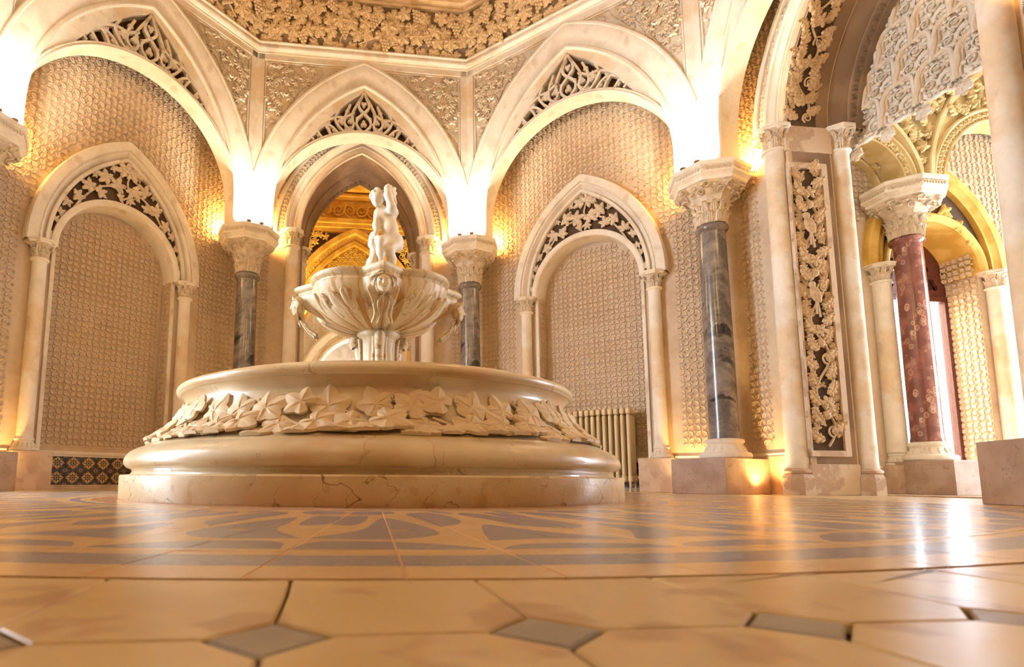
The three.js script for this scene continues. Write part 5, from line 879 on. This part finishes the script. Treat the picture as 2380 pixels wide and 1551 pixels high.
  const fill = merge([mtx(-.06, -.09, .012, 0, 0, .4, .13), mtx(.08, -.10, .012, 0, 0, 2.2, .13), mtx(.0, .05, .012, 0, 0, 1.2, .14)].map((m) => { const g = SCROLL.clone(); g.applyMatrix4(m); return g; }).concat([FLOWER.clone().applyMatrix4(mtx(.08, .04, .02, 0, 0, 0, .05)), CLOVER.clone().applyMatrix4(mtx(-.09, .06, .015, 0, 0, 1, .045)), CLOVER.clone().applyMatrix4(mtx(.0, -.16, .015, 0, 0, 2, .045)), CLOVER.clone().applyMatrix4(mtx(.11, -.03, .015, 0, 0, 3, .04))]));
  const pearls = merge([-.12, -.06, .0, .06, .12].map((x) => { const g = BEAD.clone(); g.applyMatrix4(mtx(x, -.185 + .02 * Math.cos(x * 20), .02, 0, 0, 0, .020)); return g; }).concat([[-.11, -.09], [.125, -.10], [-.01, -.03], [.1, .09], [-.03, .11]].map(([x, y]) => { const g = BEAD.clone(); g.applyMatrix4(mtx(x, y, .03, 0, 0, 0, .022)); return g; })));
  part('screen_back', extrude(shapeOf([...archPts(PORTAL.c, 3.8, 1.46, 3.80, 24)]), -5.25, -5.215), M.white, sc);
  for (let j = 0; j < 6; j++) for (let i = -5; i <= 5; i++) {
    const t = -1.0 + PT / 2 + (i + 3) * PT - PT * 3 + PT * 3 + (j % 2 ? PT / 2 : 0) - PT * 1.0, y = 3.865 + j * PY_; if (!insideArch(t, y, PORTAL.c, 3.8, 1.50, .10) || t < -1.3 || t > 1.3) continue;
    const m = mtx(t, y, -5.16 - .012 * j + .03, -.06, 0, -.05), tile = place('scallop_tile', plate, M.plaster, m, sc);
    for (const [n, g] of [['scallop_hood', hood], ['scallop_scrolls', fill], ['pearl_drops', pearls]]) { const o = new THREE.Mesh(g, M.plaster); o.name = n; o.castShadow = o.receiveShadow = true; tile.add(o); if (n === 'pearl_drops' || n === 'scallop_scrolls') stuff(o); }
    if (j === 0) { place('pendant_leaf', VINE, M.plaster, mtx(t - .165, y - .265, -5.14, 0, 0, Math.PI, .085, .085, .14), sc); }
  }
}
// ================================================================ GOLDEN ROOM behind the statue
{
  const k = 1, r = thing('wall_golden_room', null, null, k, 0, 0, 5.12); structure(r); const N = 8.0;
  const sh = shapeOf([[-2.8, -.1], [2.8, -.1], [2.8, 7.2], [-2.8, 7.2]]); sh.holes.push(pathOf(archPts(0, 3.0, 1.22, -.05, 24)));
  part('back_wall', extrude(sh, -N - .4, -N), M.yellow, r);
  part('side_wall', merge([box(-2.8, -2.5, -.1, 7.2, -N, -5.12), box(2.5, 2.8, -.1, 7.2, -N, -5.12)]), M.yellow, r);
  part('room_floor', box(-2.8, 2.8, -.05, 0, -13, -5.05), M.plinth, r);
  part('room_ceiling', box(-2.8, 2.8, 6.46, 7.1, -N, -5.12), M.yellow, r);
  const oval = grid(64, 5, (u, v) => { const a = u * 2 * Math.PI, q = [[1, 0], [1.02, -.05], [1.06, -.07], [1.10, -.06], [1.12, -.02], [1.14, 0]][Math.round(v * 5)]; return [1.75 * q[0] * Math.cos(a), 6.46 + q[1], -6.5 + 1.22 * q[0] * Math.sin(a)]; }); part('ceiling_ring', boxUV(crease(oval, .5)), M.yellow, r);
  part('cornice', merge([box(-2.5, 2.5, 5.52, 5.60, -N - .02, -N + .05), box(-2.5, 2.5, 5.60, 5.68, -N - .02, -N + .11, .01), box(-2.5, 2.5, 5.68, 5.80, -N - .02, -N + .16, .02), box(-2.5, 2.5, 6.26, 6.32, -N - .02, -N + .08, .01), box(-2.5, 2.5, 6.32, 6.38, -N - .02, -N + .12, .01)]), M.yellow, r);
  const fz = []; for (let i = 0; i < 20; i++) { const t = -2.4 + i * .253; fz.push(shiftM(r, mtx(t, 6.03, -N + .02, 0, 0, i % 2 ? .3 : 2.6, .30, .36, .25)), shiftM(r, mtx(t + .126, 6.03, -N + .02, 0, 0, 1.6, .14, .2, .2))); } instanced('scroll_frieze', SCROLL, M.yellow, fz, r);
  const a = thing('golden_arch', 'gilded pointed arch with lace tympanum, seen behind the statue', 'arch', k, 0, 3, N); const c = 1.0, ys = 3.2;
  part('hood_moulding', archGrid(c, ys, [[2.62, N], [2.62, N - .08], [2.60, N - .10], [2.50, N - .10], [2.48, N - .06], [2.36, N - .04], [2.34, N - .08], [2.26, N - .08], [2.24, N]], 2.9, 26, .45), M.yellow, a);
  const L = archSpots(c, ys, 2.42, .085, 3).map((q, i) => shiftM(a, mtx(q.x, q.y, -N + .045, 0, 0, q.a + (i % 2 ? .8 : 2.3), .062))); instanced('carved_leaf_band', CLOVER, M.yellow, L, a);
  part('round_moulding', archGrid(0, 3.0, [[1.34, N], [1.34, N - .05], [1.30, N - .06], [1.22, N - .05], [1.21, N + .42]], 0, 24, .45), M.yellow, a);
  const ty = [], ga = []; seed = 909;
  for (let y = 3.4; y < 5.4; y += .095) for (let t = -1.6; t <= 1.6; t += .095) { const pr = Math.hypot(Math.abs(t) + c, y - ys); if (Math.hypot(t, y - 3) > 1.40 && pr < 2.20) ty.push(mtx(t + .03 * Math.sin(y * 40), y, -N + .02, 0, 0, (t < 0 ? 1 : -1) * (y * 9 + Math.abs(t) * 7), t < 0 ? .115 : -.115, .115, .14)); else if (pr > 2.68 && y > 3.6) ga.push([t, y]); }
  instanced('lace_tracery', SCROLL, M.gilt, ty.map((m) => shiftM(a, m)), a);
  for (let i = 0; i < 3500; i++) { const t = rr(-2.4, 2.4), y = rr(3.3, 5.46); if (Math.hypot(Math.abs(t) + c, y - ys) > 2.72 && !ga.some((q) => q[2] && Math.hypot(q[0] - t, q[1] - y) < .085)) { ga.push([t, y, 1]); place(i % 3 ? 'gilt_leaf' : 'gilt_scroll', i % 3 ? MAPLE : SCROLL, M.gilt, mtx(t, y, -N + .03, 0, 0, rr(-3, 3), i % 3 ? .115 : .17), a); } }
  part('spandrel_ground', merge([extrude(shapeOf([[-2.5, 3.2], ...archPts(c, ys, 2.63, 3.2, 20), [2.5, 3.2], [2.5, 5.5], [-2.5, 5.5]]), -N - .01, -N + .006)]), M.ground, a);
  for (const s of [-1, 1]) { const q = copyOf(columns[3], s < 0 ? 'small ochre capital and column low at the left inside the golden doorway' : 'small ochre capital and column right of the bowl\u2019s stem, in the golden doorway', k, s * 1.42, 0, N - .35); q.scale.setScalar(.86); q.userData.group = 'columns of the golden room'; uplight(k, s * 1.42, 3.087, N - .35 - .26, s < 0 ? 'lamp on the left capital inside the golden doorway' : 'lamp on the right capital inside the golden doorway', new THREE.Color(1, .72, .20), YELLOW_I * 2, [0, -.5], 'lamps of the golden room', 1.35); }
  // the pale room seen through that arch
  const N2 = 11, sh2 = shapeOf([[-2.8, -.1], [2.8, -.1], [2.8, 7.2], [-2.8, 7.2]]); sh2.holes.push(pathOf(archPts(.4, 2.6, 1.35, -.05, 24)));
  part('pale_wall', merge([extrude(sh2, -N2 - .3, -N2), box(-2.8, -2.5, -.1, 7.2, -13.2, -N - .4), box(2.5, 2.8, -.1, 7.2, -13.2, -N - .4), box(-2.8, 2.8, 5.6, 5.9, -13.2, -N - .4), box(-2.8, 2.8, -.1, 7.2, -13.4, -13.2)]), M.white, r);
  const b = thing('pale_arch', 'pale lace-filled arch far off, low behind the bowl\u2019s stem', 'arch', k, 0, 2.6, N2);
  part('hood_moulding', archGrid(.4, 2.6, [[1.75, N2], [1.75, N2 - .08], [1.70, N2 - .10], [1.58, N2 - .06], [1.56, N2]], 0, 24, .45), M.white, b); part('inner_moulding', archGrid(.4, 2.6, [[1.42, N2], [1.42, N2 - .06], [1.36, N2 - .06], [1.34, N2 + .3]], 0, 24, .45), M.white, b);
  const l2 = []; for (let y = 2.4; y < 4.4; y += .11) for (let t = -2.3; t < 2.3; t += .11) if (Math.hypot(Math.abs(t) + .4, y - 2.6) > 1.8) l2.push(shiftM(b, mtx(t, y, -N2 + .02, 0, 0, t * 9 + y * 5, .11))); instanced('lace_tracery', SCROLL, M.white, l2, b);
  for (const s of [-1, 1]) { uplight(k, s * 1.5, .02, N2 - .9, s < 0 ? 'added unseen floor lamp left in the pale room' : 'added unseen floor lamp right in the pale room', new THREE.Color(1, .80, .58), YELLOW_I * 2.2, [-s * .1, -.2], 'lamps of the pale room', 1.3); uplight(k, s * 1.2, .02, N2 + 1, s < 0 ? 'farthest added unseen floor lamp at left' : 'farthest added unseen floor lamp at right', new THREE.Color(1, .86, .72), YELLOW_I * 1.6, [0, -.2], 'lamps of the pale room', 1.3); }  // added lamps, no fixture seen, put in to brighten the pale room
}
// ================================================================ rooms that the picture does not show: the left corridor, open to the day at its end, and the closed vestibule round the camera
{
  const shell = (k, name, open) => { const D = open ? 7.2 : 9.6;
    const w = thing(name, null, null, k, 0, 0, 5.1); structure(w);
    part('side_wall', merge([box(-2.3, -1.95, -.1, 6.6, -D, -4.9), box(1.95, 2.3, -.1, 6.6, -D, -4.9)]), M.wall, w); part('room_vault', box(-2.3, 2.3, 6.3, 6.6, -D, -4.9), M.plaster, w); part('room_floor', box(-2.3, 2.3, -.06, 0, -D, -4.9), M.plinth, w);
    const e = shapeOf([[-2.3, -.1], [2.3, -.1], [2.3, 6.6], [-2.3, 6.6]]); if (open) e.holes.push(pathOf(archPts(.5, 3.2, 2.1, .05, 20))); part('end_wall', extrude(e, -D, -D + .3), M.wall, w);
  };
  shell(7, 'wall_left_corridor', true); shell(5, 'wall_vestibule', false);
}
renderer.render(scene, camera);
